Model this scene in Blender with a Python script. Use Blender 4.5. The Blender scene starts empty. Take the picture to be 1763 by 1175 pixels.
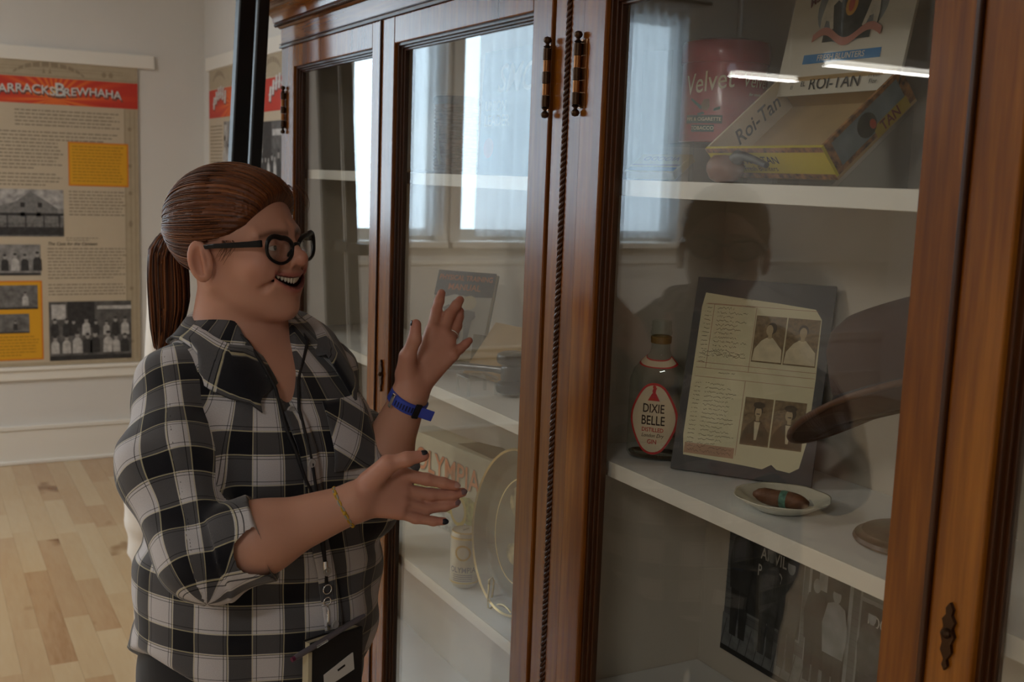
import bpy, math, random
import numpy as np
from mathutils import Matrix, Vector, Quaternion
random.seed(7); rng = np.random.default_rng(7)
SC = bpy.context.scene; COL = SC.collection
PI = math.pi
# ------------------------------------------------------------------ camera
def make_camera():
    yaw, pit, roll, f = math.radians(28.328), math.radians(8.231), math.radians(2.043), 1940.5
    fw = Vector((math.sin(yaw)*math.cos(pit), math.cos(yaw)*math.cos(pit), -math.sin(pit)))
    r = fw.cross(Vector((0, 0, 1))).normalized(); u = r.cross(fw)
    r2 = r*math.cos(roll) + u*math.sin(roll); u2 = -r*math.sin(roll) + u*math.cos(roll)
    cd = bpy.data.cameras.new('camera'); cam = bpy.data.objects.new('camera', cd); COL.objects.link(cam)
    cam.matrix_world = Matrix(((r2.x, u2.x, -fw.x, 0), (r2.y, u2.y, -fw.y, 0), (r2.z, u2.z, -fw.z, 1.65), (0, 0, 0, 1)))
    cd.sensor_width = 36; cd.sensor_fit = 'HORIZONTAL'; cd.lens = 36*f/1763; cd.clip_start = .02
    cd.dof.use_dof = True; cd.dof.focus_distance = 1.58; cd.dof.aperture_fstop = 9.0
    SC.camera = cam
make_camera()
# ------------------------------------------------------------------ world, daylight, exposure
W = bpy.data.worlds.new('overcast_sky'); SC.world = W; W.use_nodes = True
bg = W.node_tree.nodes['Background']; bg.inputs[0].default_value = (.70, .86, 1.0, 1); bg.inputs[1].default_value = 10.0
SC.view_settings.view_transform = 'Standard'; SC.view_settings.look = 'None'
SC.view_settings.gamma = 1; SC.view_settings.use_curve_mapping = False; SC.view_settings.exposure = 0.0
SC.cycles.use_denoising = True
SC.cycles.max_bounces = 10; SC.cycles.diffuse_bounces = 4; SC.cycles.glossy_bounces = 5; SC.cycles.transparent_max_bounces = 16; SC.cycles.transmission_bounces = 8
SC.cycles.sample_clamp_indirect = 4.0; SC.cycles.caustics_reflective = False; SC.cycles.caustics_refractive = False
XF, YW, XW = .86, 6.575, 1.512            # cabinet front, far wall, wall behind cabinet
XL, YN, HC = -5.2, -2.6, 3.05             # window side end of room, near wall, ceiling
WINS = [(-1.22, -.62), (-2.15, -1.36), (-3.08, -2.29)]   # three windows in the far wall
WZ0, WZ1 = 1.225, 2.78
def portal(x0, x1):
    l = bpy.data.lights.new('window_portal', 'AREA'); l.shape = 'RECTANGLE'; l.size = x1-x0; l.size_y = WZ1-WZ0; l.cycles.is_portal = True
    o = bpy.data.objects.new('window_portal', l); COL.objects.link(o)
    o.location = ((x0+x1)/2, YW+.16, (WZ0+WZ1)/2); o.rotation_euler = (-PI/2, 0, 0)
for w in WINS: portal(*w)
# ------------------------------------------------------------------ materials
def srgb(r, g, b): return tuple(((c/255)/12.92 if c/255 <= .04045 else ((c/255+.055)/1.055)**2.4) for c in (r, g, b))
MATS = {}
def mat(name, col=(.8, .8, .8), rough=.5, metal=0, spec=.5, coat=0, emit=None, es=0, alpha=1, sheen=0, sss=0, noise=0, nscale=30, bump=0, bscale=200, trans=0, ior=1.45):
    if name in MATS: return MATS[name]
    m = bpy.data.materials.new(name); m.use_nodes = True; nt = m.node_tree; b = nt.nodes['Principled BSDF']
    b.inputs['Base Color'].default_value = (*col, 1); b.inputs['Roughness'].default_value = rough; b.inputs['Metallic'].default_value = metal
    b.inputs['Specular IOR Level'].default_value = spec; b.inputs['Coat Weight'].default_value = coat; b.inputs['Coat Roughness'].default_value = .12
    b.inputs['Sheen Weight'].default_value = sheen; b.inputs['Transmission Weight'].default_value = trans; b.inputs['IOR'].default_value = ior
    if sss: b.inputs['Subsurface Weight'].default_value = sss; b.inputs['Subsurface Radius'].default_value = (.012, .004, .002); b.inputs['Subsurface Scale'].default_value = 1
    if emit: b.inputs['Emission Color'].default_value = (*emit, 1); b.inputs['Emission Strength'].default_value = es
    tc = nt.nodes.new('ShaderNodeTexCoord')
    if noise:
        n = nt.nodes.new('ShaderNodeTexNoise'); n.inputs['Scale'].default_value = nscale; n.inputs['Detail'].default_value = 5
        nt.links.new(tc.outputs['Object'], n.inputs['Vector'])
        hs = nt.nodes.new('ShaderNodeHueSaturation'); hs.inputs['Color'].default_value = (*col, 1)
        mr = nt.nodes.new('ShaderNodeMapRange'); mr.inputs[1].default_value = .3; mr.inputs[2].default_value = .7; mr.inputs[3].default_value = 1-noise; mr.inputs[4].default_value = 1+noise
        nt.links.new(n.outputs[0], mr.inputs[0]); nt.links.new(mr.outputs[0], hs.inputs['Value']); nt.links.new(hs.outputs[0], b.inputs['Base Color'])
    if bump:
        n = nt.nodes.new('ShaderNodeTexNoise'); n.inputs['Scale'].default_value = bscale; n.inputs['Detail'].default_value = 3
        nt.links.new(tc.outputs['Object'], n.inputs['Vector'])
        bp = nt.nodes.new('ShaderNodeBump'); bp.inputs['Strength'].default_value = bump; bp.inputs['Distance'].default_value = .002
        nt.links.new(n.outputs[0], bp.inputs['Height']); nt.links.new(bp.outputs[0], b.inputs['Normal'])
    MATS[name] = m; return m
def ramp(nt, stops, interp='LINEAR'):
    r = nt.nodes.new('ShaderNodeValToRGB'); cr = r.color_ramp; cr.interpolation = interp
    while len(cr.elements) > 1: cr.elements.remove(cr.elements[-1])
    cr.elements[0].position = stops[0][0]; cr.elements[0].color = (*stops[0][1], 1)
    for p, c in stops[1:]: e = cr.elements.new(p); e.color = (*c, 1)
    return r
def wood(name, stops, grain='z', scale=14, rough=.22, coat=.0, stretch=.06, rand=False, bump=.08, spots=False):
    m = bpy.data.materials.new(name); m.use_nodes = True; nt = m.node_tree; b = nt.nodes['Principled BSDF']; L = nt.links
    tc = nt.nodes.new('ShaderNodeTexCoord'); mp = nt.nodes.new('ShaderNodeMapping')
    s = {'x': (stretch, 1, 1), 'y': (1, stretch, 1), 'z': (1, 1, stretch)}[grain]; mp.inputs['Scale'].default_value = s
    L.new(tc.outputs['Object'], mp.inputs['Vector'])
    if rand:
        ob = nt.nodes.new('ShaderNodeObjectInfo'); gi = nt.nodes.new('ShaderNodeNewGeometry'); sm = nt.nodes.new('ShaderNodeMath'); sm.operation = 'ADD'
        L.new(ob.outputs['Random'], sm.inputs[0]); L.new(gi.outputs['Random Per Island'], sm.inputs[1]); oi = nt.nodes.new('ShaderNodeMath'); oi.operation = 'FRACT'; L.new(sm.outputs[0], oi.inputs[0])
        mu = nt.nodes.new('ShaderNodeMath'); mu.operation = 'MULTIPLY'; mu.inputs[1].default_value = 37
        L.new(oi.outputs[0], mu.inputs[0]); L.new(mu.outputs[0], mp.inputs['Location'])
    n = nt.nodes.new('ShaderNodeTexNoise'); n.inputs['Scale'].default_value = scale; n.inputs['Detail'].default_value = 8; n.inputs['Distortion'].default_value = .6
    L.new(mp.outputs[0], n.inputs['Vector'])
    f2 = nt.nodes.new('ShaderNodeTexNoise'); f2.inputs['Scale'].default_value = scale*9; f2.inputs['Detail'].default_value = 4
    L.new(mp.outputs[0], f2.inputs['Vector'])
    mx = nt.nodes.new('ShaderNodeMix'); mx.data_type = 'FLOAT'; mx.inputs[0].default_value = .4
    L.new(n.outputs[0], mx.inputs[2]); L.new(f2.outputs[0], mx.inputs[3])
    out = mx.outputs[0]
    if rand:
        ad = nt.nodes.new('ShaderNodeMath'); ad.operation = 'MULTIPLY_ADD'; ad.inputs[1].default_value = .62; 
        L.new(oi.outputs[0], ad.inputs[0]); sb = nt.nodes.new('ShaderNodeMath'); sb.operation = 'MULTIPLY_ADD'; sb.inputs[1].default_value = .8; sb.inputs[2].default_value = -.21
        L.new(out, sb.inputs[0]); L.new(sb.outputs[0], ad.inputs[2]); out = ad.outputs[0]
    r = ramp(nt, stops); L.new(out, r.inputs[0]); colr = r.outputs[0]
    if spots:
        v = nt.nodes.new('ShaderNodeTexNoise'); v.inputs['Scale'].default_value = 4.5; v.inputs['Detail'].default_value = 2
        mp2 = nt.nodes.new('ShaderNodeMapping'); mp2.inputs['Scale'].default_value = (1, .6, 1); L.new(tc.outputs['Object'], mp2.inputs[0]); L.new(mu.outputs[0], mp2.inputs['Location']); L.new(mp2.outputs[0], v.inputs['Vector'])
        rr = ramp(nt, [(0, (1, 1, 1)), (.66, (1, 1, 1)), (.74, (.42, .27, .15))]); L.new(v.outputs[0], rr.inputs[0])
        ml = nt.nodes.new('ShaderNodeMix'); ml.data_type = 'RGBA'; ml.blend_type = 'MULTIPLY'; ml.inputs[0].default_value = 1
        L.new(colr, ml.inputs[6]); L.new(rr.outputs[0], ml.inputs[7]); colr = ml.outputs[2]
    L.new(colr, b.inputs['Base Color'])
    b.inputs['Roughness'].default_value = rough; b.inputs['Coat Weight'].default_value = coat; b.inputs['Coat Roughness'].default_value = .16; b.inputs['Specular IOR Level'].default_value = .4
    if bump:
        bp = nt.nodes.new('ShaderNodeBump'); bp.inputs['Strength'].default_value = bump; bp.inputs['Distance'].default_value = .001
        L.new(f2.outputs[0], bp.inputs['Height']); L.new(bp.outputs[0], b.inputs['Normal'])
    MATS[name] = m; return m
OAK = [(.3, (.075, .018, .0012)), (.5, (.19, .058, .0045)), (.7, (.32, .115, .012))]
oak_v = wood('oak_upright', OAK, 'z'); oak_h = wood('oak_rail', OAK, 'y')
oak_dark = wood('oak_moulding', [(.3, (.016, .004, .001)), (.6, (.062, .019, .004)), (.8, (.10, .035, .008))], 'z', rough=.3)
floor_wood = wood('maple_plank', [(.0, (.30, .155, .07)), (.22, (.42, .265, .14)), (.6, (.50, .36, .205)), (1, (.55, .43, .27))], 'y', scale=7, rough=.26, coat=.25, stretch=.12, rand=True, bump=.03, spots=True)
wall_m = mat('warm_white_wall_paint', (.655, .64, .615), .75, noise=.02, nscale=3, bump=.05, bscale=300)
trim_m = mat('white_trim_paint', (.76, .735, .68), .45)
ceil_m = mat('ceiling_paint', (.74, .72, .68), .9)
shelf_m = mat('shelf_white_paint', (.80, .79, .77), .42, noise=.02, nscale=8)
lining_m = mat('cream_lining_paint', (.56, .50, .42), .7, noise=.05, nscale=6)
brass_dark = mat('dark_brass', (.055, .030, .016), .35, .9); brass_warm = mat('worn_brass', (.28, .12, .04), .3, .9)
black_m = mat('black_satin_metal', (.006, .0065, .008), .35, .2); chrome_m = mat('chrome', (.75, .75, .75), .15, 1)
gold_m = mat('pale_gold_wire', (.62, .50, .26), .3, .8)
paper_m = mat('cream_paper', (.60, .53, .40), .8, noise=.05, nscale=20); white_m = mat('white_print', (.78, .78, .78), .7); ink_m = mat('black_ink', (.015, .014, .014), .7)
red_m = mat('red_ink', (.50, .03, .03), .6)
def glass_mat(name, tint=(1, 1, 1), ior=1.5, rough=0.0, gain=1.0):
    m = bpy.data.materials.new(name); m.use_nodes = True; nt = m.node_tree; nt.nodes.clear(); L = nt.links
    o = nt.nodes.new('ShaderNodeOutputMaterial'); t = nt.nodes.new('ShaderNodeBsdfTransparent'); t.inputs[0].default_value = (*tint, 1)
    g = nt.nodes.new('ShaderNodeBsdfGlossy'); g.inputs['Roughness'].default_value = rough
    ge = nt.nodes.new('ShaderNodeNewGeometry'); mi = nt.nodes.new('ShaderNodeMix'); mi.data_type = 'FLOAT'; mi.inputs[2].default_value = ior; mi.inputs[3].default_value = 1/ior
    L.new(ge.outputs['Backfacing'], mi.inputs[0]); fr = nt.nodes.new('ShaderNodeFresnel'); L.new(mi.outputs[0], fr.inputs['IOR'])
    mu = nt.nodes.new('ShaderNodeMath'); mu.operation = 'MULTIPLY'; mu.inputs[1].default_value = gain; mu.use_clamp = True; L.new(fr.outputs[0], mu.inputs[0])
    mx = nt.nodes.new('ShaderNodeMixShader'); L.new(mu.outputs[0], mx.inputs[0]); L.new(t.outputs[0], mx.inputs[1]); L.new(g.outputs[0], mx.inputs[2]); L.new(mx.outputs[0], o.inputs[0])
    MATS[name] = m; return m
glass_m = glass_mat('cabinet_glass', (.97, .98, .97)); winglass_m = glass_mat('window_glass', (.95, .97, .97)); acrylic_m = glass_mat('clear_acrylic', (.93, .95, .95), 1.49)
bottle_m = glass_mat('bottle_glass', (.92, .95, .92), 1.5, .02)
# ------------------------------------------------------------------ mesh helpers
MW = {}
class MB:
    def __init__(s): s.v = []; s.f = []; s.uv = None
    def add(s, vs, fs):
        o = len(s.v); s.v += [tuple(map(float, p)) for p in vs]; s.f += [tuple(i+o for i in f) for f in fs]; return s
    def box(s, x0, x1, y0, y1, z0, z1, M=None):
        vs = [Vector((x, y, z)) for z in (z0, z1) for y in (y0, y1) for x in (x0, x1)]
        if M is not None: vs = [M @ p for p in vs]
        return s.add(vs, [(0, 2, 3, 1), (4, 5, 7, 6), (0, 1, 5, 4), (2, 6, 7, 3), (0, 4, 6, 2), (1, 3, 7, 5)])
    def poly(s, pts, z=0): return s.add([(p[0], p[1], z) for p in pts], [tuple(range(len(pts)))])
    def rect(s, x0, x1, y0, y1, z=0): return s.poly([(x0, y0), (x1, y0), (x1, y1), (x0, y1)], z)
    def ell(s, cx, cy, rx, ry, z=0, n=20, a0=0, a1=2*PI): return s.poly([(cx+rx*math.cos(a0+(a1-a0)*i/n), cy+ry*math.sin(a0+(a1-a0)*i/n)) for i in range(n)], z)
    def prism(s, pts, z0, z1, M=None):
        n = len(pts); vs = [Vector((p[0], p[1], z0)) for p in pts]+[Vector((p[0], p[1], z1)) for p in pts]
        if M is not None: vs = [M @ p for p in vs]
        return s.add(vs, [tuple(range(n-1, -1, -1)), tuple(range(n, 2*n))]+[(i, (i+1) % n, n+(i+1) % n, n+i) for i in range(n)])
    def lathe(s, prof, n=24, c=(0, 0, 0), M=None, sx=1, sy=1, cap=True):
        vs = []; fs = []; k = len(prof)
        for i in range(n):
            a = 2*PI*i/n
            for r, z in prof:
                p = Vector((c[0]+r*sx*math.cos(a), c[1]+r*sy*math.sin(a), c[2]+z)); vs.append(M @ p if M is not None else p)
        for i in range(n):
            j = (i+1) % n
            for q in range(k-1): fs.append((i*k+q, j*k+q, j*k+q+1, i*k+q+1))
        if cap and prof[0][0] > 1e-6: fs.append(tuple(i*k for i in range(n-1, -1, -1)))
        if cap and prof[-1][0] > 1e-6: fs.append(tuple(i*k+k-1 for i in range(n)))
        return s.add(vs, fs)
    def tube(s, pts, r, n=8, closed=False):
        pts = [Vector(p) for p in pts]; N = len(pts); rs = r if hasattr(r, '__len__') else [r]*N; vs = []; fs = []; up = None
        for i, p in enumerate(pts):
            t = (pts[(i+1) % N]-pts[i-1]) if closed else (pts[min(i+1, N-1)]-pts[max(i-1, 0)])
            t.normalize()
            if up is None: up = Vector((0, 0, 1)) if abs(t.z) < .9 else Vector((1, 0, 0))
            a = up-t*up.dot(t); a.normalize(); up = a; b = t.cross(a)
            for k in range(n): th = 2*PI*k/n; vs.append(p+(a*math.cos(th)+b*math.sin(th))*rs[i])
        for i in range(N if closed else N-1):
            for k in range(n): fs.append((i*n+k, i*n+(k+1) % n, ((i+1) % N)*n+(k+1) % n, ((i+1) % N)*n+k))
        if not closed: fs += [tuple(range(n-1, -1, -1)), tuple((N-1)*n+k for k in range(n))]
        return s.add(vs, fs)
    def sphere(s, c, r, n=12, sc=(1, 1, 1), M=None):
        vs = []; fs = []
        for i in range(n+1):
            for j in range(2*n):
                a, b = PI*i/n, PI*j/n; p = Vector((c[0]+r*sc[0]*math.sin(a)*math.cos(b), c[1]+r*sc[1]*math.sin(a)*math.sin(b), c[2]+r*sc[2]*math.cos(a))); vs.append(M @ p if M is not None else p)
        for i in range(n):
            for j in range(2*n): fs.append((i*2*n+j, (i+1)*2*n+j, (i+1)*2*n+(j+1) % (2*n), i*2*n+(j+1) % (2*n)))
        return s.add(vs, fs)
    def grid(s, fn, nu, nv):
        vs = [fn(i/nu, j/nv) for j in range(nv+1) for i in range(nu+1)]
        return s.add(vs, [(j*(nu+1)+i, j*(nu+1)+i+1, (j+1)*(nu+1)+i+1, (j+1)*(nu+1)+i) for j in range(nv) for i in range(nu)])
    def build(s, name, m, parent=None, smooth=False, bevel=0, world=False, solid=0, subsurf=0):
        me = bpy.data.meshes.new(name)
        vs = s.v
        if world and parent is not None: Mi = MW[parent.name].inverted(); vs = [tuple(Mi @ Vector(p)) for p in vs]
        me.from_pydata(vs, [], s.f); me.materials.append(m)
        return link(name, me, parent, smooth, bevel, solid, subsurf)
def link(name, me, parent=None, smooth=False, bevel=0, solid=0, subsurf=0):
    o = bpy.data.objects.new(name, me); COL.objects.link(o)
    if parent is not None: o.parent = parent; MW[o.name] = MW[parent.name]
    else: MW[o.name] = Matrix.Identity(4)
    if smooth:
        me.polygons.foreach_set('use_smooth', [True]*len(me.polygons))
        if smooth != 'all':
            try: me.set_sharp_from_angle(angle=math.radians(38))
            except Exception: pass
    if solid: md = o.modifiers.new('thickness', 'SOLIDIFY'); md.thickness = solid; md.offset = 0
    if bevel: md = o.modifiers.new('bevel', 'BEVEL'); md.width = bevel; md.segments = 2; md.limit_method = 'ANGLE'; md.angle_limit = math.radians(40)
    if subsurf: md = o.modifiers.new('subdivision', 'SUBSURF'); md.levels = subsurf; md.render_levels = subsurf
    return o
def tag(o, label=None, cat=None, group=None, kind=None):
    if label: o['label'] = label
    if cat: o['category'] = cat
    if group: o['group'] = group
    if kind: o['kind'] = kind
    return o
def thing(name, label, cat, M=None, group=None):
    o = bpy.data.objects.new(name, None); o.empty_display_size = .05; COL.objects.link(o)
    M = M if M is not None else Matrix.Identity(4)
    o.matrix_world = M; MW[o.name] = M.copy(); return tag(o, label, cat, group)
def struct(o): o['kind'] = 'structure'; return o
def T(x, y, z): return Matrix.Translation((x, y, z))
def RZ(a): return Matrix.Rotation(a, 4, 'Z')
def RX(a): return Matrix.Rotation(a, 4, 'X')
def RY(a): return Matrix.Rotation(a, 4, 'Y')
def frame(o, right, up):
    """matrix whose local x is right, y is up, z is the normal"""
    x = Vector(right).normalized(); y = Vector(up); y = (y-x*y.dot(x)).normalized(); z = x.cross(y)
    return Matrix(((x.x, y.x, z.x, o[0]), (x.y, y.y, z.y, o[1]), (x.z, y.z, z.z, o[2]), (0, 0, 0, 1)))
def lettering(string, size, m, parent, x=0, y=0, z=.0006, align='CENTER', bold=0.0, shear=0, sx=1, rot=0, name='lettering', space=1, M=None, warp=None):
    cu = bpy.data.curves.new('t', 'FONT'); cu.body = string; cu.size = size; cu.align_x = align; cu.align_y = 'CENTER'; cu.offset = bold*size; cu.shear = shear; cu.space_character = space; cu.resolution_u = 3
    ob = bpy.data.objects.new('t', cu); COL.objects.link(ob); dg = bpy.context.evaluated_depsgraph_get()
    me = bpy.data.meshes.new_from_object(ob.evaluated_get(dg)); bpy.data.objects.remove(ob); me.name = name
    L = (M if M is not None else Matrix.Identity(4)) @ T(x, y, z) @ RZ(rot) @ Matrix.Diagonal((sx, 1, 1, 1)); me.transform(L)
    if warp:
        for v in me.vertices: v.co = warp(v.co)
    me.materials.clear(); me.materials.append(m); return link(name, me, parent)
def copy_tree(o, parent=None):
    c = o.copy(); COL.objects.link(c); c.parent = parent
    for ch in o.children: copy_tree(ch, c)
    return c
def lines_text(mb, x0, x1, ytop, n, lh, th, seed, z=.0005, ragged=.2):
    r = random.Random(seed)
    for i in range(n):
        y = ytop-i*lh; x = x0; xe = x1-(x1-x0)*r.random()*ragged*(1.8 if i == n-1 else .5)
        while x < xe:
            w = min(th*r.uniform(1.5, 6), xe-x); mb.rect(x, x+w, y-th/2, y+th/2, z); x += w+th*.9
# ================================================================== the room
def room():
    m = MB().box(XL-.2, XW+.2, YN-.2, YW+.25, -.12, -.012); fl = struct(m.build('floor', mat('subfloor', (.12, .07, .035), .8)))
    # maple boards, each its own piece where they can be told apart
    pw = .088; n = 0; ends = MB(); unit = {}
    r = random.Random(3)
    def plank_mesh(L):
        k = round(L, 2)
        if k not in unit:
            me = bpy.data.meshes.new('plank'); b = MB().box(-pw/2+.00025, pw/2-.00025, -k/2+.0003, k/2-.0003, -.012, 0)
            me.from_pydata(b.v, [], b.f); me.materials.append(floor_wood); unit[k] = me
        return unit[k]
    cols = int((XW-XL)/pw)+1
    for i in range(cols):
        x = XW-.004-pw*(i+.5); y = YW-.002-r.uniform(0, .5); first = True; top = YW-.002
        while top > YN:
            L = round(r.choice((.36, .42, .55, .64, .78, .95, 1.1)), 2)
            if first: L = round(L*r.uniform(.4, 1), 2); first = False
            bot = top-L; near = x > -.46 and top > 2.35
            if near:
                o = link('plank', plank_mesh(L), fl); o.location = (x, (top+bot)/2, 0); n += 1
            else: ends.box(x-pw/2+.00025, x+pw/2-.00025, bot+.0003, top-.0003, -.012, 0)
            top = bot
    e = ends.build('plank_field', floor_wood, fl); e['kind'] = 'stuff'
    struct(MB().box(XL-.2, XW+.2, YN-.2, YW+.25, HC, HC+.12).build('ceiling', ceil_m))
    # far wall with three window openings
    w = MB(); x = XW+.2
    for x0, x1 in WINS:
        w.box(x1, x, YW, YW+.2, 0, HC); w.box(x0, x1, YW, YW+.2, 0, WZ0); w.box(x0, x1, YW, YW+.2, WZ1, HC); x = x0
    w.box(XL-.2, x, YW, YW+.2, 0, HC); struct(w.build('wall_far', wall_m))
    struct(MB().box(XW, XW+.2, YN, YW, 0, HC).build('wall_right', wall_m))
    struct(MB().box(XL-.2, XL, YN, YW, 0, HC).build('wall_left', wall_m))
    struct(MB().box(XL-.2, XW+.2, YN-.2, YN, 0, HC).build('wall_near', wall_m))
    # baseboards with a cap bead, chair rail, hanging rails
    b = MB().box(XL, XW, YW-.016, YW, 0, .19); b.box(XL, XW, YW-.024, YW, .19, .213); b.box(XL, XW, YW-.03, YW, 0, .018); struct(b.build('baseboard_far', trim_m, bevel=.003))
    b = MB().box(XW-.016, XW, YN, YW-.03, 0, .19); b.box(XW-.024, XW, YN, YW-.03, .19, .213); struct(b.build('baseboard_right', trim_m, bevel=.003))
    b = MB().box(XL, XL+.016, YN, YW-.03, 0, .19); struct(b.build('baseboard_left', trim_m, bevel=.003))
    b = MB().box(XL, XW, YW-.018, YW, .465, .535); b.box(XL, XW, YW-.03, YW, .52, .54); struct(b.build('trim_1', trim_m, bevel=.004))
    b = MB().box(XW-.018, XW, YN, YW-.03, .465, .535); b.box(XW-.03, XW, YN, YW-.03, .52, .54); struct(b.build('trim_2', trim_m, bevel=.004))
    b = MB().box(.1, 1.235, YW-.022, YW, 2.172, 2.245); struct(b.build('trim_3', trim_m, bevel=.004))
    b = MB().box(XW-.022, XW, 4.3, 6.46, 2.172, 2.245); struct(b.build('trim_4', trim_m, bevel=.004))
    b = MB().box(XL, -.5, YW-.014, YW, 1.085, 1.11); struct(b.build('trim_5', trim_m, bevel=.003))
    # windows
    cloth = bpy.data.materials.new('sheer_curtain'); cloth.use_nodes = True; nt = cloth.node_tree; nt.nodes.clear()
    o = nt.nodes.new('ShaderNodeOutputMaterial'); a = nt.nodes.new('ShaderNodeBsdfTranslucent'); a.inputs[0].default_value = (.80, .85, .90, 1)
    d = nt.nodes.new('ShaderNodeBsdfDiffuse'); d.inputs[0].default_value = (.8, .82, .85, 1); t = nt.nodes.new('ShaderNodeBsdfTransparent')
    m1 = nt.nodes.new('ShaderNodeMixShader'); m1.inputs[0].default_value = .35; nt.links.new(a.outputs[0], m1.inputs[1]); nt.links.new(d.outputs[0], m1.inputs[2])
    m2 = nt.nodes.new('ShaderNodeMixShader'); m2.inputs[0].default_value = .30; nt.links.new(m1.outputs[0], m2.inputs[1]); nt.links.new(t.outputs[0], m2.inputs[2]); nt.links.new(m2.outputs[0], o.inputs[0])
    for i, (x0, x1) in enumerate(WINS):
        f = MB()
        f.box(x0-.06, x0+.012, YW-.02, YW, WZ0, WZ1+.08); f.box(x1-.012, x1+.06, YW-.02, YW, WZ0, WZ1+.08); f.box(x0+.012, x1-.012, YW-.02, YW, WZ1-.012, WZ1+.08)
        wn = struct(f.build('window_%d' % (i+1), trim_m, bevel=.003))
        s = MB().box(x0, x0+.05, YW+.05, YW+.09, WZ0+.01, WZ1); s.box(x1-.05, x1, YW+.05, YW+.09, WZ0+.01, WZ1); s.box(x0+.05, x1-.05, YW+.05, YW+.09, WZ0+.01, WZ0+.085); s.box(x0+.05, x1-.05, YW+.05, YW+.09, WZ1-.05, WZ1)
        s.build('window_sash', trim_m, wn, bevel=.003)
        MB().box(x0-.09, x1+.09, YW-.06, YW+.05, WZ0-.03, WZ0+.008).build('window_sill', trim_m, wn, bevel=.004)
        MB().box(x0+.045, x1-.045, YW+.068, YW+.073, WZ0+.08, WZ1-.045).build('window_pane', winglass_m, wn)
        xc = (x0+x1)/2+.06
        h = MB().tube([(xc-.06, YW+.05, WZ0+.045), (xc-.06, YW+.03, WZ0+.045), (xc+.06, YW+.03, WZ0+.045), (xc+.06, YW+.05, WZ0+.045)], .006, 8); h.build('sash_lift', mat('sash_lift_brass', (.35, .26, .17), .4, .6), wn, smooth=True)
    for x0, x1, lab in ((-1.24, -1.0, 'narrow sheer white curtain drawn to one side of the window nearest the banner'), (-2.14, -1.46, 'sheer white curtain across the middle window'), (-3.06, -2.31, 'sheer white curtain across the window farthest from the banner')):
        L = x1-x0; wv = .085
        c = MB().grid(lambda u, v: (x0+u*L, YW-.045-.022*math.sin(u*L/wv*2*PI+.5*math.sin(v*3))-.008*math.sin(u*L/wv*5.1), 1.27+v*1.6), max(24, int(L*110)), 6)
        k = c.build('sheer_curtain', cloth, smooth='all'); tag(k, lab, 'curtain', 'sheer curtains on the windows')
    rd = MB().tube([(-3.25, YW-.045, 2.90), (-.5, YW-.045, 2.90)], .012, 10); rd.box(-.52, -.50, YW-.045, YW, 2.89, 2.91); rd.box(-3.25, -3.23, YW-.045, YW, 2.89, 2.91)
    tag(rd.build('curtain_rod', black_m, smooth=True), 'long black curtain rod above the three windows', 'curtain rod')
room()
def strip_light(x0, x1, y, z, hang, power, lab):
    t = thing('strip_light', lab, 'ceiling light', T((x0+x1)/2, y, z), 'fluorescent strip lights')
    L = (x1-x0)/2
    MB().prism([(-.06, .0), (.06, .0), (.03, .05), (-.03, .05)], -L, L, Matrix(((0, 0, 1, 0), (1, 0, 0, 0), (0, 1, 0, 0), (0, 0, 0, 1)))).build('housing', mat('white_enamel', (.75, .75, .73), .4), t)
    for s in (-1, 1): MB().tube([(-L+.01, s*.026, -.016), (L-.01, s*.026, -.016)], .013, 10).build('tube', mat('lit_tube', (.9, .9, .9), .5, emit=(1, .95, .85), es=6), t, smooth=True)
    if hang:
        for s in (-1, 1): MB().tube([(s*L*.8, 0, .05), (s*L*.8, 0, HC-z)], .005, 6).build('hanger_rod', mat('white_enamel'), t)
    l = bpy.data.lights.new('strip_light_glow', 'AREA'); l.shape = 'RECTANGLE'; l.size = x1-x0; l.size_y = .1; l.energy = power; l.color = (1, .97, .94)
    o = bpy.data.objects.new('strip_light_glow', l); COL.objects.link(o); o.parent = t; o.location = (0, 0, -.034)
strip_light(-4.1, -3.16, 5.25, 2.42, True, 10, 'hanging fluorescent strip light nearest the middle of the room')
strip_light(-3.76, -3.2, 6.2, 2.42, True, 6, 'short hanging fluorescent strip light close to the window wall')
strip_light(-1.9, -.7, 4.6, 3.0, False, 34, 'added unseen fill strip above the open floor by the windows')  # out-of-view lamp, added to brighten the far end of the room
strip_light(-3.2, -2.0, 2.9, 3.0, False, 38, 'added unseen fill strip over the middle of the room')  # extra lamp out of view, put in to light the cabinet interior
strip_light(-2.6, -1.4, -1.2, 3.0, False, 36, 'added unseen fill strip behind the camera')  # unseen fill lamp added for the surfaces that face the camera
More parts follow.
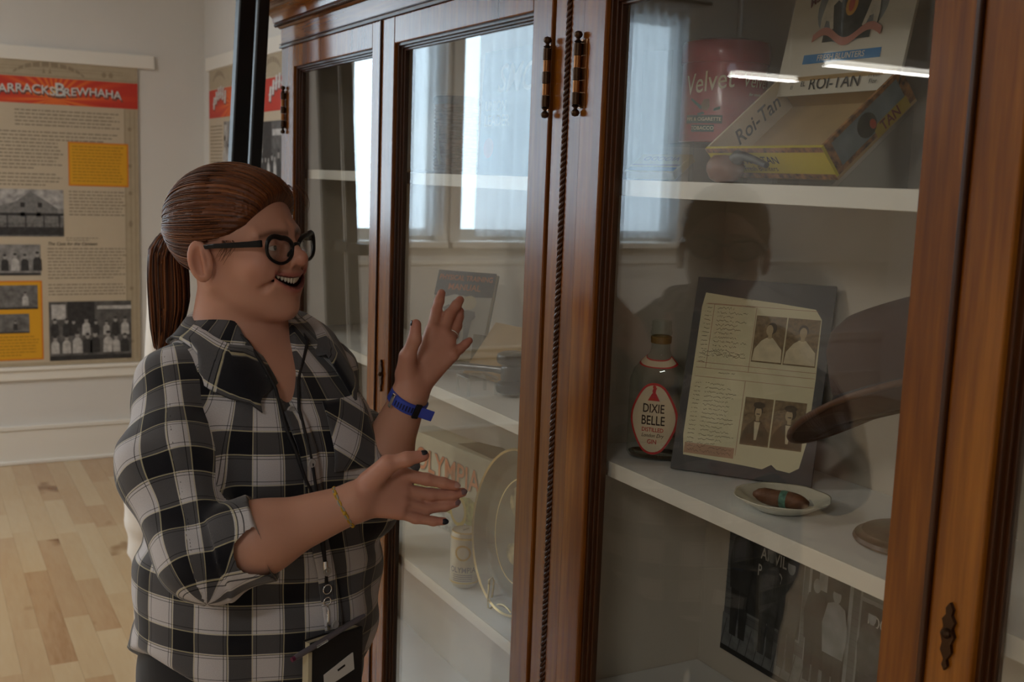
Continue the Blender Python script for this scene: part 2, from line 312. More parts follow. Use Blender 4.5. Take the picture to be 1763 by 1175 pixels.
# ================================================================== the oak display cabinet
Y0, Y1 = -.05, 2.89                 # cabinet ends
CB = 1.19                           # cabinet back
ZT = 1.955                          # top of the doors
ZB = .34                            # bottom of the doors
def cabinet():
    c = thing('display_cabinet', 'tall glossy oak display cabinet with glazed doors and white shelves', 'cabinet', T(1.02, 1.42, 0))
    B = lambda mb, n, m, p=c, **k: mb.build(n, m, p, world=True, **k)
    B(MB().box(XF-.015, CB+.01, Y0-.02, Y1+.02, 0, .12).box(XF-.005, CB, Y0-.01, Y1+.01, .12, .15), 'plinth', oak_h, bevel=.006)
    B(MB().box(XF+.012, CB, Y0, Y1, .15, .30), 'base', oak_h, bevel=.003)
    B(MB().box(XF+.003, XF+.03, Y0+.04, Y1-.04, .15, ZB-.003), 'bottom_rail', oak_h, bevel=.003)
    B(MB().box(CB-.03, CB-.02, Y0+.02, Y1-.02, .3, 2.2), 'back_panel', lining_m)
    B(MB().box(CB-.02, CB, Y0, Y1, .15, 2.2), 'back_board', oak_v)
    for y in (Y0, Y1-.022):
        s = B(MB().box(XF+.024, CB-.02, y, y+.022, .15, 2.2), 'side_panel', oak_v)
        yi = y+.022 if y == Y0 else y-.004
        MB().box(XF+.03, CB-.031, yi, yi+.004, .3, 2.19).build('side_lining', lining_m, s, world=True)
    pt = B(MB().box(XF+.026, CB-.03, 1.4455, 1.4625, .3, 2.19), 'partition', lining_m)
    for a, b in ((Y1-.05, Y1), (Y0, Y0+.085)):
        B(MB().box(XF, XF+.026, a, b, .15, ZT+.002), 'frame_stile', oak_v, bevel=.003)
    mu = B(MB().box(XF, XF+.026, 1.4115, 1.4485, .15, ZT+.002).box(XF+.006, XF+.026, 1.4475, 1.4600, .15, ZT+.002).box(XF, XF+.026, 1.459, 1.4945, .15, ZT+.002), 'mullion', oak_v, bevel=.0018)
    # twisted rope moulding let into the mullion
    rp = MB()
    for k in range(3):
        pts = [(XF+.001+.0034*math.cos(a), 1.4537+.0034*math.sin(a), .16+(ZT-.17)*i/900) for i in range(901) for a in [2*PI*(i/900*(ZT-.17)/.026+k/3)]]
        rp.tube(pts, .0031, 5)
    rp.build('rope_moulding', oak_dark, mu, smooth='all', world=True)
    B(MB().box(XF-.002, XF+.026, Y0, Y1, ZT+.003, 2.012), 'frieze', oak_h, bevel=.002)
    B(MB().box(XF-.006, XF+.02, Y0-.004, Y1+.004, 1.9555, 1.9615).box(XF-.006, XF+.02, Y0-.004, Y1+.004, 1.964, 1.967), 'frieze_bead', oak_dark, bevel=.0015)
    B(MB().box(XF+.02, CB, Y0, Y1, 2.2, 2.215), 'top_board', oak_h)
    prof = [(.004, 2.004), (.010, 2.010), (.014, 2.018), (.018, 2.019), (.020, 2.030), (.030, 2.046), (.048, 2.056), (.056, 2.057), (.056, 2.066), (.050, 2.072), (.054, 2.10), (.066, 2.135), (.092, 2.158), (.094, 2.19), (.088, 2.2), (.0, 2.2)]
    vs = []; fs = []
    for o, z in prof: vs += [(CB, Y1+o, z), (XF-o, Y1+o, z), (XF-o, Y0-o, z), (CB, Y0-o, z)]
    for i in range(len(prof)-1):
        for k in range(3): fs.append((i*4+k, i*4+k+1, i*4+4+k+1, i*4+4+k))
    B(MB().add(vs, fs), 'cornice', oak_h, smooth=True)
    bd = MB(); n = int((Y1-Y0)/.011)
    for i in range(n): bd.sphere((XF-.013, Y1+.01-i*(Y1-Y0+.02)/n, 2.0125), .0052, 4)
    for i in range(28): bd.sphere((XF+i*.0115, Y1+.013, 2.0125), .0052, 4)
    b_ = B(bd, 'bead_moulding', oak_dark, smooth='all'); b_['kind'] = 'stuff'
    # shelves
    for zt in (1.652, 1.243, .852, .44):
        for a, b in ((1.463, Y1-.027), (Y0+.027, 1.445)):
            s = B(MB().box(.898, CB-.031, a, b, zt-.020, zt), 'shelf', shelf_m, bevel=.0015)
            MB().box(.895, .8978, a, b, zt-.0215, zt+.0012).build('shelf_edging', mat('shelf_edge_paint', (.70, .66, .59), .5), s, world=True, bevel=.0008)
    B(MB().box(XF+.03, CB-.031, Y0+.026, Y1-.026, 2.185, 2.199), 'ceiling_panel', lining_m)
    # doors
    def door(a, b, gl, gh, hinge_y, hside, lock=None):
        """a<b outer edges, glass gl..gh"""
        zg0, zg1 = ZB+.085, 1.903
        d = MB()
        d.box(XF-.004, XF+.024, a+.001, gl, ZB, ZT); d.box(XF-.004, XF+.024, gh, b-.001, ZB, ZT)
        d.box(XF-.0036, XF+.024, gl, gh, zg1, ZT); d.box(XF-.0036, XF+.024, gl, gh, ZB, zg0)
        D = B(d, 'door', oak_v, bevel=.002)
        fr = MB()      # stepped moulding round the glass
        for i, (dx, w) in enumerate(((.003, .005), (.009, .009), (.014, .013))):
            x = XF+dx
            fr.box(x, XF+.024, gl-.001, gl+w, zg0, zg1); fr.box(x, XF+.024, gh-w, gh+.001, zg0, zg1)
            fr.box(x, XF+.024, gl+w, gh-w, zg1-w, zg1+.001); fr.box(x, XF+.024, gl+w, gh-w, zg0-.001, zg0+w)
        fr.build('glazing_moulding', oak_dark, D, world=True, bevel=.001)
        MB().box(XF+.0165, XF+.0195, gl+.004, gh-.004, zg0+.004, zg1-.004).build('glass_pane', glass_m, D, world=True)
        for zh in (1.80, .62):
            h = MB(); hx = XF-.011
            for k in range(5):
                h.lathe([(.0052 if k % 2 else .0058, 0), (.0052 if k % 2 else .0058, .0165)], 12, (hx, hinge_y, zh-.043+k*.0172))
            hb = h.build('hinge', brass_warm, D, smooth=True, world=True)
            h2 = MB()
            for k in (0, 2, 4): h2.lathe([(.0061, 0), (.0061, .0166)], 12, (hx, hinge_y, zh-.043+k*.0172))
            for s, z in ((1, zh+.043), (-1, zh-.043)):
                h2.lathe([(.004, 0), (.006, .002*s), (.003, .004*s), (.0025, .006*s), (.0055, .009*s), (.0062, .012*s), (.0045, .0155*s), (0, .017*s)], 12, (hx, hinge_y, z))
            h2.build('hinge_barrel', brass_dark, D, smooth=True, world=True)
            MB().box(XF-.0055, XF-.0035, min(hinge_y, hinge_y+hside*.016), max(hinge_y, hinge_y+hside*.016), zh-.048, zh+.048).build('hinge_leaf', brass_warm, D, world=True)
        if lock:
            k = MB(); lz = lock[1]
            k.prism([(x*.8, z) for x, z in ((0, -.033), (.004, -.028), (.002, -.022), (.008, -.014), (.006, -.006), (.010, .002), (.006, .009), (.009, .016), (.004, .022), (.005, .028), (0, .034), (-.005, .028), (-.004, .022), (-.009, .016), (-.006, .009), (-.010, .002), (-.006, -.006), (-.008, -.014), (-.002, -.022), (-.004, -.028))], 0, .004, frame((XF-.004, lock[0], lz), (0, -1, 0), (0, 0, 1)))
            k.sphere((XF-.008, lock[0], lz+.004), .0052, 6); e = k.build('escutcheon', brass_dark, D, world=True)
    door(2.186, 2.838, 2.238, 2.775, 2.839, -1)
    door(1.497, 2.184, 1.557, 2.118, 1.497, 1, (2.150, 1.235))
    door(.724, 1.409, .779, 1.350, 1.409, -1)
    door(.038, .722, .094, .668, .037, 1, (.695, 1.235))
    MB().box(XF-.009, XF-.0035, .7205, .7265, ZB, ZT).build('astragal', oak_dark, c, world=True, bevel=.0015)
    MB().box(XF-.008, XF-.0035, 2.1825, 2.1875, ZB, ZT).build('astragal', oak_dark, c, world=True, bevel=.0015)
cabinet()
# ================================================================== banners on the walls
def picture(parent, x0, x1, y0, y1, kind, seed, z=.0008):
    """an old black and white photograph printed on a board: backing print plus silhouettes"""
    r = random.Random(seed); w, h = x1-x0, y1-y0
    g = {'sky': .36, 'crowd': .09, 'street': .22, 'yard': .13}[kind]
    ph = MB().rect(x0, x1, y0, y1, z).build('photo_print', mat('photo_grey_'+kind, (g, g*.97, g*.95), .6, noise=.45, nscale=28), parent)
    dk = mat('photo_dark', (.03, .029, .03), .6, noise=.4, nscale=40); md = mat('photo_mid', (.13, .128, .126), .6, noise=.5, nscale=50); lt = mat('photo_light', (.42, .41, .40), .6, noise=.3, nscale=40)
    P = lambda pts: [(x0+a*w, y0+b*h) for a, b in pts]
    if kind == 'sky':
        MB().poly(P([(0, .0), (1, 0), (1, .42), (.92, .45), (.92, .52), (0, .60)]), z+.0002).build('photo_house', md, ph)
        MB().poly(P([(.1, .55), (.45, .74), (.62, .96), (.93, .6), (.93, .3), (.1, .3)]), z+.0004).build('photo_gable', mat('photo_gable', (.17, .168, .165), .6, noise=.25, nscale=60), ph)
        m = MB()
        for a in (.12, .34, .55, .76, .94): m.rect(x0+a*w, x0+(a+.015)*w, y0+.1*h, y0+.44*h, z+.0006)
        for a, b in ((.5, .62), (.7, .62), (.5, .42), (.68, .42)): m.rect(x0+a*w, x0+(a+.05)*w, y0+b*h, y0+(b+.1)*h, z+.0006)
        m.rect(x0, x1, y0+.44*h, y0+.5*h, z+.0006); m.rect(x0, x1, y0+.03*h, y0+.2*h, z+.0005); m.build('photo_porch', dk, ph)['kind'] = 'stuff'
    else:
        d = MB(); l = MB(); f = MB(); n = {'crowd': 8, 'street': 6, 'yard': 2}[kind]
        for row, (yb, s) in enumerate(((.42, .30), (.12, .36)) if kind == 'crowd' else ((.15, .6),)):
            for i in range(n):
                cx = x0+w*((i+.5+r.uniform(-.18, .18))/n); b = y0+h*yb; hh = h*s*r.uniform(.85, 1.1); ww = hh*.42
                t = l if r.random() < .4 else d
                t.poly([(cx-ww*.5, b), (cx+ww*.5, b), (cx+ww*.45, b+hh*.55), (cx+ww*.2, b+hh*.68), (cx-ww*.2, b+hh*.68), (cx-ww*.45, b+hh*.55)], z+.0004+row*.0004)
                f.ell(cx, b+hh*.80, ww*.22, hh*.14, z+.0006+row*.0004, 10); d.ell(cx, b+hh*.90, ww*.23, hh*.07, z+.0007+row*.0004, 8)
        if kind == 'crowd': d.rect(x0+.22*w, x0+.55*w, y0+.55*h, y1, z+.0002); l.rect(x0+.58*w, x1, y0+.86*h, y0+.92*h, z+.0003)
        d.rect(x0, x1, y0, y0+h*.08, z+.0003); l.rect(x0+.03*w, x0+.2*w, y0+.7*h, y0+.95*h, z+.0002)
        for mb_, nm, m_ in ((d, 'photo_shadows', dk), (l, 'photo_lights', lt), (f, 'photo_faces', mat('photo_face', (.30, .29, .28), .6))): mb_.build(nm, m_, ph)['kind'] = 'stuff'
def banners():
    sheet = mat('banner_vinyl', (.50, .42, .31), .55, noise=.03, nscale=10); edge = mat('banner_border', (.40, .33, .23), .55, noise=.05, nscale=25); orn = mat('banner_ornament', (.27, .215, .145), .6)
    red = bpy.data.materials.new('banner_red_sunburst'); red.use_nodes = True; nt = red.node_tree; b = nt.nodes['Principled BSDF']; b.inputs['Roughness'].default_value = .5
    tc = nt.nodes.new('ShaderNodeTexCoord'); sp = nt.nodes.new('ShaderNodeSeparateXYZ'); nt.links.new(tc.outputs['Object'], sp.inputs[0])
    def mth(op, a, b_=None):
        n = nt.nodes.new('ShaderNodeMath'); n.operation = op
        for i, q in enumerate((a, b_)):
            if q is None: continue
            if isinstance(q, (int, float)): n.inputs[i].default_value = q
            else: nt.links.new(q, n.inputs[i])
        return n.outputs[0]
    dx = mth('SUBTRACT', sp.outputs[0], .50); dy = mth('SUBTRACT', sp.outputs[1], 1.44); an = mth('ARCTAN2', dy, dx)
    ray = mth('SINE', mth('MULTIPLY', an, 26.0)); rad = mth('SQRT', mth('ADD', mth('MULTIPLY', dx, dx), mth('MULTIPLY', dy, dy)))
    val = mth('ADD', mth('MULTIPLY', ray, .22), mth('SUBTRACT', .62, mth('MULTIPLY', rad, 1.7)))
    rp = ramp(nt, [(.0, (.50, .030, .014)), (.35, (.60, .060, .018)), (.8, (.80, .22, .03)), (1, (.85, .35, .04))]); nt.links.new(val, rp.inputs[0]); nt.links.new(rp.outputs[0], b.inputs['Base Color'])
    ybox = mat('banner_yellow', (.66, .33, .012), .55); obox = mat('banner_orange', (.62, .19, .015), .55); silver = mat('banner_title_silver', (.60, .60, .60), .5); shade = mat('banner_title_shadow', (.10, .06, .055), .5)
    txt = mat('banner_text', (.20, .165, .125), .7); ytxt = mat('banner_yellow_text', (.36, .18, .01), .7)
    # the large banner on the far wall
    W_, H_ = .925, 1.632; t = thing('history_banner', 'tall tan history banner with red title band and yellow boxes on the far wall', 'banner', frame((.22, YW-.012, .541), (1, 0, 0), (0, 0, 1)))
    MB().box(0, W_, 0, H_, -.003, 0).build('banner_sheet', sheet, t)
    bd = MB(); bd.rect(W_-.075, W_, 0, 1.41, .0004); bd.rect(0, W_-.075, 0, .02, .0004); bd.rect(0, .075, 0, 1.41, .0004); bd.rect(0, W_, 1.548, H_, .0004); bd.build('border', edge, t)
    o = MB()
    for x in (W_-.072, W_-.044, W_-.02): o.rect(x, x+.003, .02, 1.40, .0008)
    for y in (.12, .42, .78, .95, 1.1, 1.30): o.ell(W_-.045, y, .010, .020 if y == .78 else .011, .0009, 12)
    o.rect(0, W_, 1.556, 1.559, .0008); o.rect(W_*.05, W_*.92, 1.585, 1.587, .0008); o.rect(W_*.05, W_*.92, 1.60, 1.602, .0008)
    for i in range(10):
        a0 = .35+i*.24; o.poly([(.47+.19*math.cos(a), 1.535+q*math.sin(a)) for a, q in ((a0, .095), (a0+.19, .095), (a0+.19, .07), (a0, .07))], .001)
    o.poly([(.44, 1.57), (.455, 1.57), (.4475, 1.60)], .001); o.poly([(.47, 1.57), (.485, 1.57), (.4775, 1.60)], .001)
    for x in (.75, .785): o.ell(x, 1.582, .012, .014, .001, 12)
    o.build('ornament', orn, t)
    MB().rect(0, W_, 1.41, 1.548, .0012).build('title_band', red, t)
    st = mat('banner_star', (.8, .42, .03), .5); MB().poly([(.495+.03*math.cos(a*PI/5)*(1 if a % 2 == 0 else .45), 1.482+.03*math.sin(a*PI/5)*(1 if a % 2 == 0 else .45)) for a in range(10)], .0016).build('star', st, t)
    for s, x, sz in (('ARRACKS', .362, .064), ('B', .200, .098), ('B', .524, .098), ('REWHAHA', .690, .060)):
        wp = lambda co, k=x: Vector((co.x, co.y-(.55*(co.x-k)**2 if len(s) > 1 else 0), co.z))
        lettering(s, sz*1.02, shade, t, x+.004, 1.484-.008, .0020, bold=.022, warp=wp, name='title_shadow'); lettering(s, sz, silver, t, x, 1.486, .0026, bold=.012, warp=wp, name='title_lettering')
    MB().rect(.559, .871, .983, 1.219, .0012).build('highlight_box', obox, t); yb = MB().rect(.567, .863, .991, 1.211, .0018).build('highlight_fill', ybox, t)
    m = MB(); lines_text(m, .58, .85, 1.195, 12, .0168, .0052, 1, .0024); m.build('highlight_text', ytxt, t)['kind'] = 'stuff'
    MB().rect(.10, .413, .036, .469, .0012).build('highlight_box', obox, t); MB().rect(.108, .405, .044, .461, .0018).build('highlight_fill', ybox, t)
    m = MB(); lines_text(m, .12, .395, .165, 7, .0168, .0052, 2, .0024); m.build('highlight_text', ytxt, t)['kind'] = 'stuff'
    picture(t, .10, .531, .707, .959, 'sky', 1, .0016); picture(t, .10, .409, .498, .664, 'street', 2, .0016); picture(t, .12, .39, .315, .445, 'yard', 3, .0026); picture(t, .12, .345, .185, .29, 'yard', 4, .0026); picture(t, .444, .875, .025, .352, 'crowd', 5, .0016)
    m = MB(); lines_text(m, .30, .835, 1.375, 5, .019, .0060, 3); lines_text(m, .10, .835, 1.262, 3, .019, .0060, 4); lines_text(m, .10, .535, 1.205, 8, .019, .006, 5); lines_text(m, .10, .535, 1.04, 4, .019, .006, 6)
    lines_text(m, .56, .855, .952, 8, .0178, .0058, 7); lines_text(m, .445, .86, .642, 10, .0178, .0058, 8); lines_text(m, .445, .85, .445, 4, .0178, .0058, 9); lines_text(m, .54, .72, .70, 2, .012, .004, 10)
    m.build('body_text', txt, t)['kind'] = 'stuff'
    lettering('The Case for the Canteen', .024, ink_m, t, .445, .668, .0008, 'LEFT', bold=.01, shear=.25, name='heading_lettering')
    # the second banner, on the wall behind the cabinet
    t = thing('history_banner', 'tan history banner with red band on the wall behind the black stand', 'banner', frame((XW-.012, 6.41, .541), (0, -1, 0), (0, 0, 1)))
    MB().box(0, 1.45, 0, H_, -.003, 0).build('banner_sheet', sheet, t); MB().rect(0, 1.45, 1.375, 1.525, .0012).build('title_band', red, t); MB().rect(0, 1.45, 1.53, H_, .0006).build('border', edge, t)
    o = MB()
    for c in (.22, 1.22):
        for i in range(8): a0 = .5+i*.27; o.poly([(c+.15*math.cos(a), 1.53+q*math.sin(a)) for a, q in ((a0, .09), (a0+.2, .09), (a0+.2, .065), (a0, .065))], .001)
    o.build('ornament', orn, t)['kind'] = 'stuff'
    s = MB(); q = MB()
    for c in (.10, .62, 1.18):
        for i in range(6):
            x = c+i*.048; y = 1.42+.042*math.sin(i*.6)+i*.004
            q.poly([(x+.006, y-.008), (x+.034, y-.008), (x+.046, y+.06), (x+.018, y+.06)], .0018); s.poly([(x, y), (x+.028, y), (x+.040, y+.066), (x+.012, y+.066)], .0024); s.rect(x-.004, x+.040, y+.025, y+.035, .0025)
    q.build('title_shadow', shade, t)['kind'] = 'stuff'; s.build('title_script', silver, t)['kind'] = 'stuff'
    m = MB(); lines_text(m, .03, .30, 1.33, 16, .019, .006, 11); lines_text(m, .03, .8, .9, 30, .019, .006, 12); m.build('body_text', txt, t)['kind'] = 'stuff'
    picture(t, .33, .68, 1.02, 1.35, 'street', 8, .0016); picture(t, .98, 1.42, .86, 1.33, 'crowd', 9, .0016)
banners()
# ================================================================== black ladder rack leaning on the cabinet
def rack():
    t = thing('leaning_rack', 'tall black ladder-like rack leaning against the cabinet beside the woman', 'rack', T(.70, 2.75, 0))
    lean = math.radians(2.9)
    def up(y, w, d, h): return MB().box(-d/2, d/2, y-w/2, y+w/2, 0, h, T(-.029, 0, 0) @ RY(lean))
    up(.155, .040, .05, 2.11).build('upright', black_m, t, bevel=.004); up(.010, .021, .03, 2.11).build('upright', black_m, t, bevel=.004)
    M = T(-.029, 0, 0) @ RY(lean)
    for z in (.35, .9, 1.46): MB().box(-.012, .012, -.08, .135, z-.014, z+.014, M).build('rung', black_m, t, bevel=.003)
rack()
# ================================================================== things on the right-hand shelves
S1, S2, S3 = 1.6535, 1.2445, .8535
def riser(name, lab, cx, cy, w, d, h, z, rz, th=.004):
    t = thing(name, lab, 'riser', T(cx, cy, z) @ RZ(rz))
    MB().box(-w/2, w/2, -d/2, d/2, h-th, h).build('top', acrylic_m, t, bevel=.0006)
    for sx in (-1, 1):
        for sy in (-1, 1): MB().box(sx*(w/2-.003)-.0025, sx*(w/2-.003)+.0025, sy*(d/2-.003)-.0025, sy*(d/2-.003)+.0025, 0, h-th).build('leg', acrylic_m, t)
    return t
def right_bay():
    # red tobacco tin on its riser
    riser('acrylic_riser', 'square clear acrylic riser under the red tobacco tin', 1.055, 1.335, .13, .13, .056, S1, -.35)
    R = .062; t = thing('tobacco_tin', 'round red tobacco tin with domed lid on the top shelf', 'tin', T(1.055, 1.335, S1+.0565) @ RZ(math.atan2(-1.335, -1.055)))
    rd = mat('tin_red_enamel', (.34, .022, .03), .3, noise=.12, nscale=25, coat=.3)
    MB().lathe([(0, 0), (R-.002, 0), (R, .002), (R, .004), (R-.001, .006), (R-.001, .122)], 48).build('body', rd, t, smooth=True)
    l = MB().lathe([(R+.001, .112), (R+.0015, .118), (R+.0012, .138), (R-.001, .142), (R-.006, .143), (R-.009, .145), (0, .1465)], 48).build('lid', rd, t, smooth=True)
    cy = mat('tin_cream_ink', (.62, .52, .38), .5); gr = mat('tin_green_ink', (.012, .045, .05), .5); tan = mat('tin_pipe_brown', (.16, .07, .025), .5)
    def wrap(a0, e): return lambda co: Vector(((R+e)*math.cos(a0+co.x/R), (R+e)*math.sin(a0+co.x/R), co.y))
    a0 = -.42
    lettering('Velvet', .040, cy, t, 0, .083, 0, bold=.004, shear=.25, sx=.75, rot=.16, warp=wrap(a0, .0004), name='brand_lettering'); lettering('Velvet', .026, cy, t, 0, .086, 0, shear=.25, sx=.8, warp=wrap(a0+1.25, .0004), name='brand_lettering')
    for w, y, h in ((.058, .032, .0115), (.036, .0195, .010)):
        MB().grid(lambda u, v: wrap(a0-.05, .0004)(Vector(((u-.5)*w, y+(v-.5)*h, 0))), 12, 1).build('label_panel', gr, t)
    lettering('PIPE & CIGARETTE', .0068, cy, t, 0, .032, 0, bold=.01, warp=wrap(a0-.05, .0008), name='label_lettering'); lettering('TOBACCO', .0074, cy, t, 0, .0195, 0, bold=.01, warp=wrap(a0-.05, .0008), name='label_lettering')
    lettering('for smokers', .006, cy, t, 0, .068, 0, shear=.3, warp=wrap(a0+1.25, .0004), name='label_lettering')
    pm = MB(); W0 = wrap(a0, .0006)
    pm.add([W0(Vector((x, y, 0))) for x, y in ((-.006, .052), (-.004, .045), (.004, .044), (.007, .050), (.006, .060), (-.002, .060))], [(0, 1, 2, 3, 4, 5)]); pm.build('pipe_picture', tan, t)
    pm = MB(); pm.add([W0(Vector((x, y, 0))) for x, y in ((-.012, .040), (.022, .050), (.022, .046), (-.010, .037))], [(3, 2, 1, 0)]); pm.add([W0(Vector((x, y, 0))) for x, y in ((-.004, .050), (-.024, .062), (-.024, .059), (-.006, .045))], [(0, 1, 2, 3)]); pm.build('pipe_stem_picture', gr, t)
    # yellow tobacco carton, lying tilted left of the riser
    pk = mat('pouch_yellow', (.42, .30, .10), .6, noise=.1, nscale=40); t = thing('tobacco_carton', 'small yellow tobacco carton lying upside down on the top shelf', 'carton', frame((.935, 1.345, S1+.0115), (.28, -.96, 0), (.85, .25, .55)))
    MB().box(-.045, .045, 0, .052, -.012, 0).build('box', pk, t, bevel=.001); MB().rect(-.043, .043, .004, .014, .0004).build('stripe', mat('pouch_blue', (.08, .12, .26), .6), t); MB().rect(-.043, .043, .018, .022, .0004).build('stripe', mat('pouch_brown', (.2, .08, .03), .6), t)
    lettering('VIOODO', .016, mat('pouch_print', (.14, .07, .04), .6), t, .0, .038, .0005, rot=PI, bold=.01)
    # pipe with round bowl
    t = thing('tobacco_pipe', 'round brown tobacco pipe with black stem in front of the cigar box', 'pipe', T(.9060, 1.135, S1) @ RZ(math.radians(-92)) @ Matrix.Scale(.92, 4))
    br = mat('briar_brown', (.17, .075, .045), .45, noise=.15, nscale=50); bk = mat('pipe_black', (.015, .016, .018), .35)
    MB().lathe([(0, 0), (.012, .0), (.021, .005), (.0265, .016), (.0265, .024), (.022, .032), (.017, .0365), (.013, .037), (.012, .030), (0, .028)], 28, sx=1.05, sy=.9).build('bowl', br, t, smooth=True)
    MB().tube([(.016, .0, .028), (.028, 0, .035), (.040, 0, .0355), (.066, 0, .030), (.088, 0, .024)], [.009, .0095, .006, .0048, .0042], 12).build('stem', bk, t, smooth=True)
    # open cigar box on a sloping stand
    M = frame((.935, 1.177, S1+.0075), (0, -1, 0), (.766, 0, .643)); WX, DY, HZ, th = .21, .148, .046, .004
    t = thing('cigar_box', 'open cardboard cigar box with yellow front and crest printed inside its lid', 'box', M)
    card = mat('box_card', (.40, .27, .12), .7, noise=.08, nscale=30); lin = mat('box_lining', (.52, .43, .29), .7, noise=.06, nscale=20); yel = mat('box_yellow', (.50, .40, .02), .55); trimp = mat('box_border_print', (.22, .10, .03), .6, noise=.9, nscale=120)
    MB().box(0, WX, 0, DY, 0, th).build('bottom', card, t); MB().box(0, WX, 0, th, th, HZ).build('front_wall', yel, t); MB().box(0, th, th, DY, th, HZ).build('side_wall', lin, t); MB().box(WX-th, WX, th, DY, th, HZ).build('side_wall', trimp, t); MB().box(th, WX-th, DY-th, DY, th, HZ).build('back_wall', card, t)
    FY = frame((0, -.0005, 0), (1, 0, 0), (0, 0, 1))    # front face
    m = MB().rect(0, WX, 0, .008, 0); m.rect(0, WX, HZ-.007, HZ, 0); m.v = [tuple(FY @ Vector(p)) for p in m.v]; m.build('border_print', trimp, t)
    lettering('EL ROI-TAN', .015, ink_m, t, WX*.42, HZ*.60, .0006, M=FY, bold=.008); lettering('Fresh Blunters', .0105, ink_m, t, WX*.42, HZ*.33, .0006, M=FY)
    FL = frame((th+.0006, DY*.5, HZ*.55), (0, 1, 0), (0, 0, 1)); lettering('EL', .010, ink_m, t, -.048, -.006, .0, M=FL, bold=.01); lettering('Roi-Tan', .027, ink_m, t, .012, .0, .0, M=FL, bold=.01, shear=.2)
    FR = frame((WX+.0006, DY*.5, HZ*.5), (0, 1, 0), (0, 0, 1))
    def onf(mb, F): mb.v = [tuple(F @ Vector(p)) for p in mb.v]; return mb
    onf(MB().rect(-.060, .060, -.013, .018, 0), FR).build('label_picture', mat('label_sky', (.16, .19, .20), .6, noise=.3, nscale=30), t)
    onf(MB().rect(.0, .062, -.021, -.006, .0004), FR).build('label_scroll', mat('label_yellow', (.40, .28, .03), .6), t); lettering('TAN', .017, mat('label_maroon', (.16, .03, .02), .6), t, .028, -.0135, .0008, M=FR, bold=.02)
    cr = MB(); cr.ell(-.006, .002, .016, .014, .0005); onf(cr, FR).build('label_crest', mat('label_green', (.03, .035, .02), .6, noise=.6, nscale=90), t); onf(MB().ell(.002, -.002, .005, .006, .0009), FR).build('label_shield', mat('crest_red', (.45, .07, .02), .6), t)
    # lid, standing up behind the box
    Li = M.inverted(); lo = M @ Vector((0, DY, HZ)); FLd = Li @ frame(lo, (0, -1, 0), (.20, 0, .98)); LH = .150
    lidm = mat('lid_paper', (.50, .46, .38), .65, noise=.04, nscale=14); ld = onf(MB().box(0, WX, 0, LH, -.004, 0), FLd).build('lid', lidm, t)
    onf(MB().box(0, WX, -.024, 0, -.003, -.0005), FLd).build('hinge_strip', lidm, ld)
    lettering('EL', .009, ink_m, ld, .050, -.010, .0006, M=FLd, bold=.01); lettering('ROI-TAN', .022, ink_m, ld, .105, -.011, .0006, M=FLd, bold=.004); lettering('Fresh\nFlor', .008, ink_m, ld, .170, -.009, .0006, M=FLd); lettering('For\nEl', .007, ink_m, ld, .030, -.010, .0006, M=FLd)
    onf(MB().rect(.040, .172, .016, .028, .0005), FLd).build('label_band', mat('lid_blue', (.03, .16, .36), .6), ld); lettering('FRESH BLUNTERS', .0105, lidm, ld, .106, .022, .0010, M=FLd, bold=.01)
    lettering('The\n   to\n Man', .015, mat('lid_maroon', (.15, .02, .025), .6), ld, .032, .112, .0006, M=FLd, shear=.3, rot=.5, bold=.01)
    cx, cyy = .108, .088
    onf(MB().ell(cx, cyy, .060, .050, .0004, 28), FLd).build('crest_ground', mat('crest_haze', (.20, .23, .25), .65, noise=.4, nscale=25), ld)
    k = MB()
    for a in range(14): th_ = a*2*PI/14; k.ell(cx+.026*math.cos(th_), cyy+.004+.034*math.sin(th_), .016, .014, .0008+a*.00002, 10)
    k.ell(cx, cyy, .028, .036, .0013); k.rect(cx-.040, cx+.040, cyy-.046, cyy-.030, .0012); onf(k, FLd).build('crest_mantling', mat('crest_dark', (.022, .028, .026), .65, noise=.9, nscale=70), ld)
    hs = [(-.002, -.030), (.004, -.030), (.006, -.016), (.012, -.018), (.017, -.030), (.022, -.028), (.017, -.010), (.014, .002), (.021, .008), (.027, .004), (.028, .009), (.020, .014), (.013, .012), (.014, .022), (.019, .024), (.018, .030), (.011, .034), (.006, .028), (.004, .016), (.000, .004), (-.003, -.012)]
    for s in (-1, 1): onf(MB().poly([(cx-s*.046+s*x, cyy-.002+y) for x, y in (hs if s == 1 else hs[::-1])], .0017), FLd).build('crest_horse', mat('crest_white', (.52, .49, .42), .65, noise=.2, nscale=60), ld)
    onf(MB().ell(cx, cyy-.002, .010, .014, .0018), FLd).build('crest_shield', mat('crest_gold', (.55, .27, .03), .6), ld); onf(MB().ell(cx, cyy-.002, .005, .009, .0022), FLd).build('crest_charge', mat('crest_red'), ld); onf(MB().ell(cx-.012, cyy+.042, .006, .006, .0018), FLd).build('crest_crown', mat('crest_red'), ld)
    rb = MB(); pts = [(cx-.058+.116*i/24, cyy-.040+.008*math.sin(i/24*PI*3)) for i in range(25)]
    for (xa, ya), (xb, yb) in zip(pts, pts[1:]): rb.poly([(xa, ya-.005), (xb, yb-.005), (xb, yb+.005), (xa, ya+.005)], .0019)
    onf(rb, FLd).build('crest_ribbon', mat('crest_pink', (.42, .17, .13), .65), ld)
    # sloping acrylic easel under the box
    t = thing('acrylic_easel', 'clear sloping acrylic easel under the open cigar box', 'riser', M)
    MB().box(.01, WX-.01, -.004, DY+.01, -.0045, -.0005).build('slope', acrylic_m, t); Mi = M.inverted()
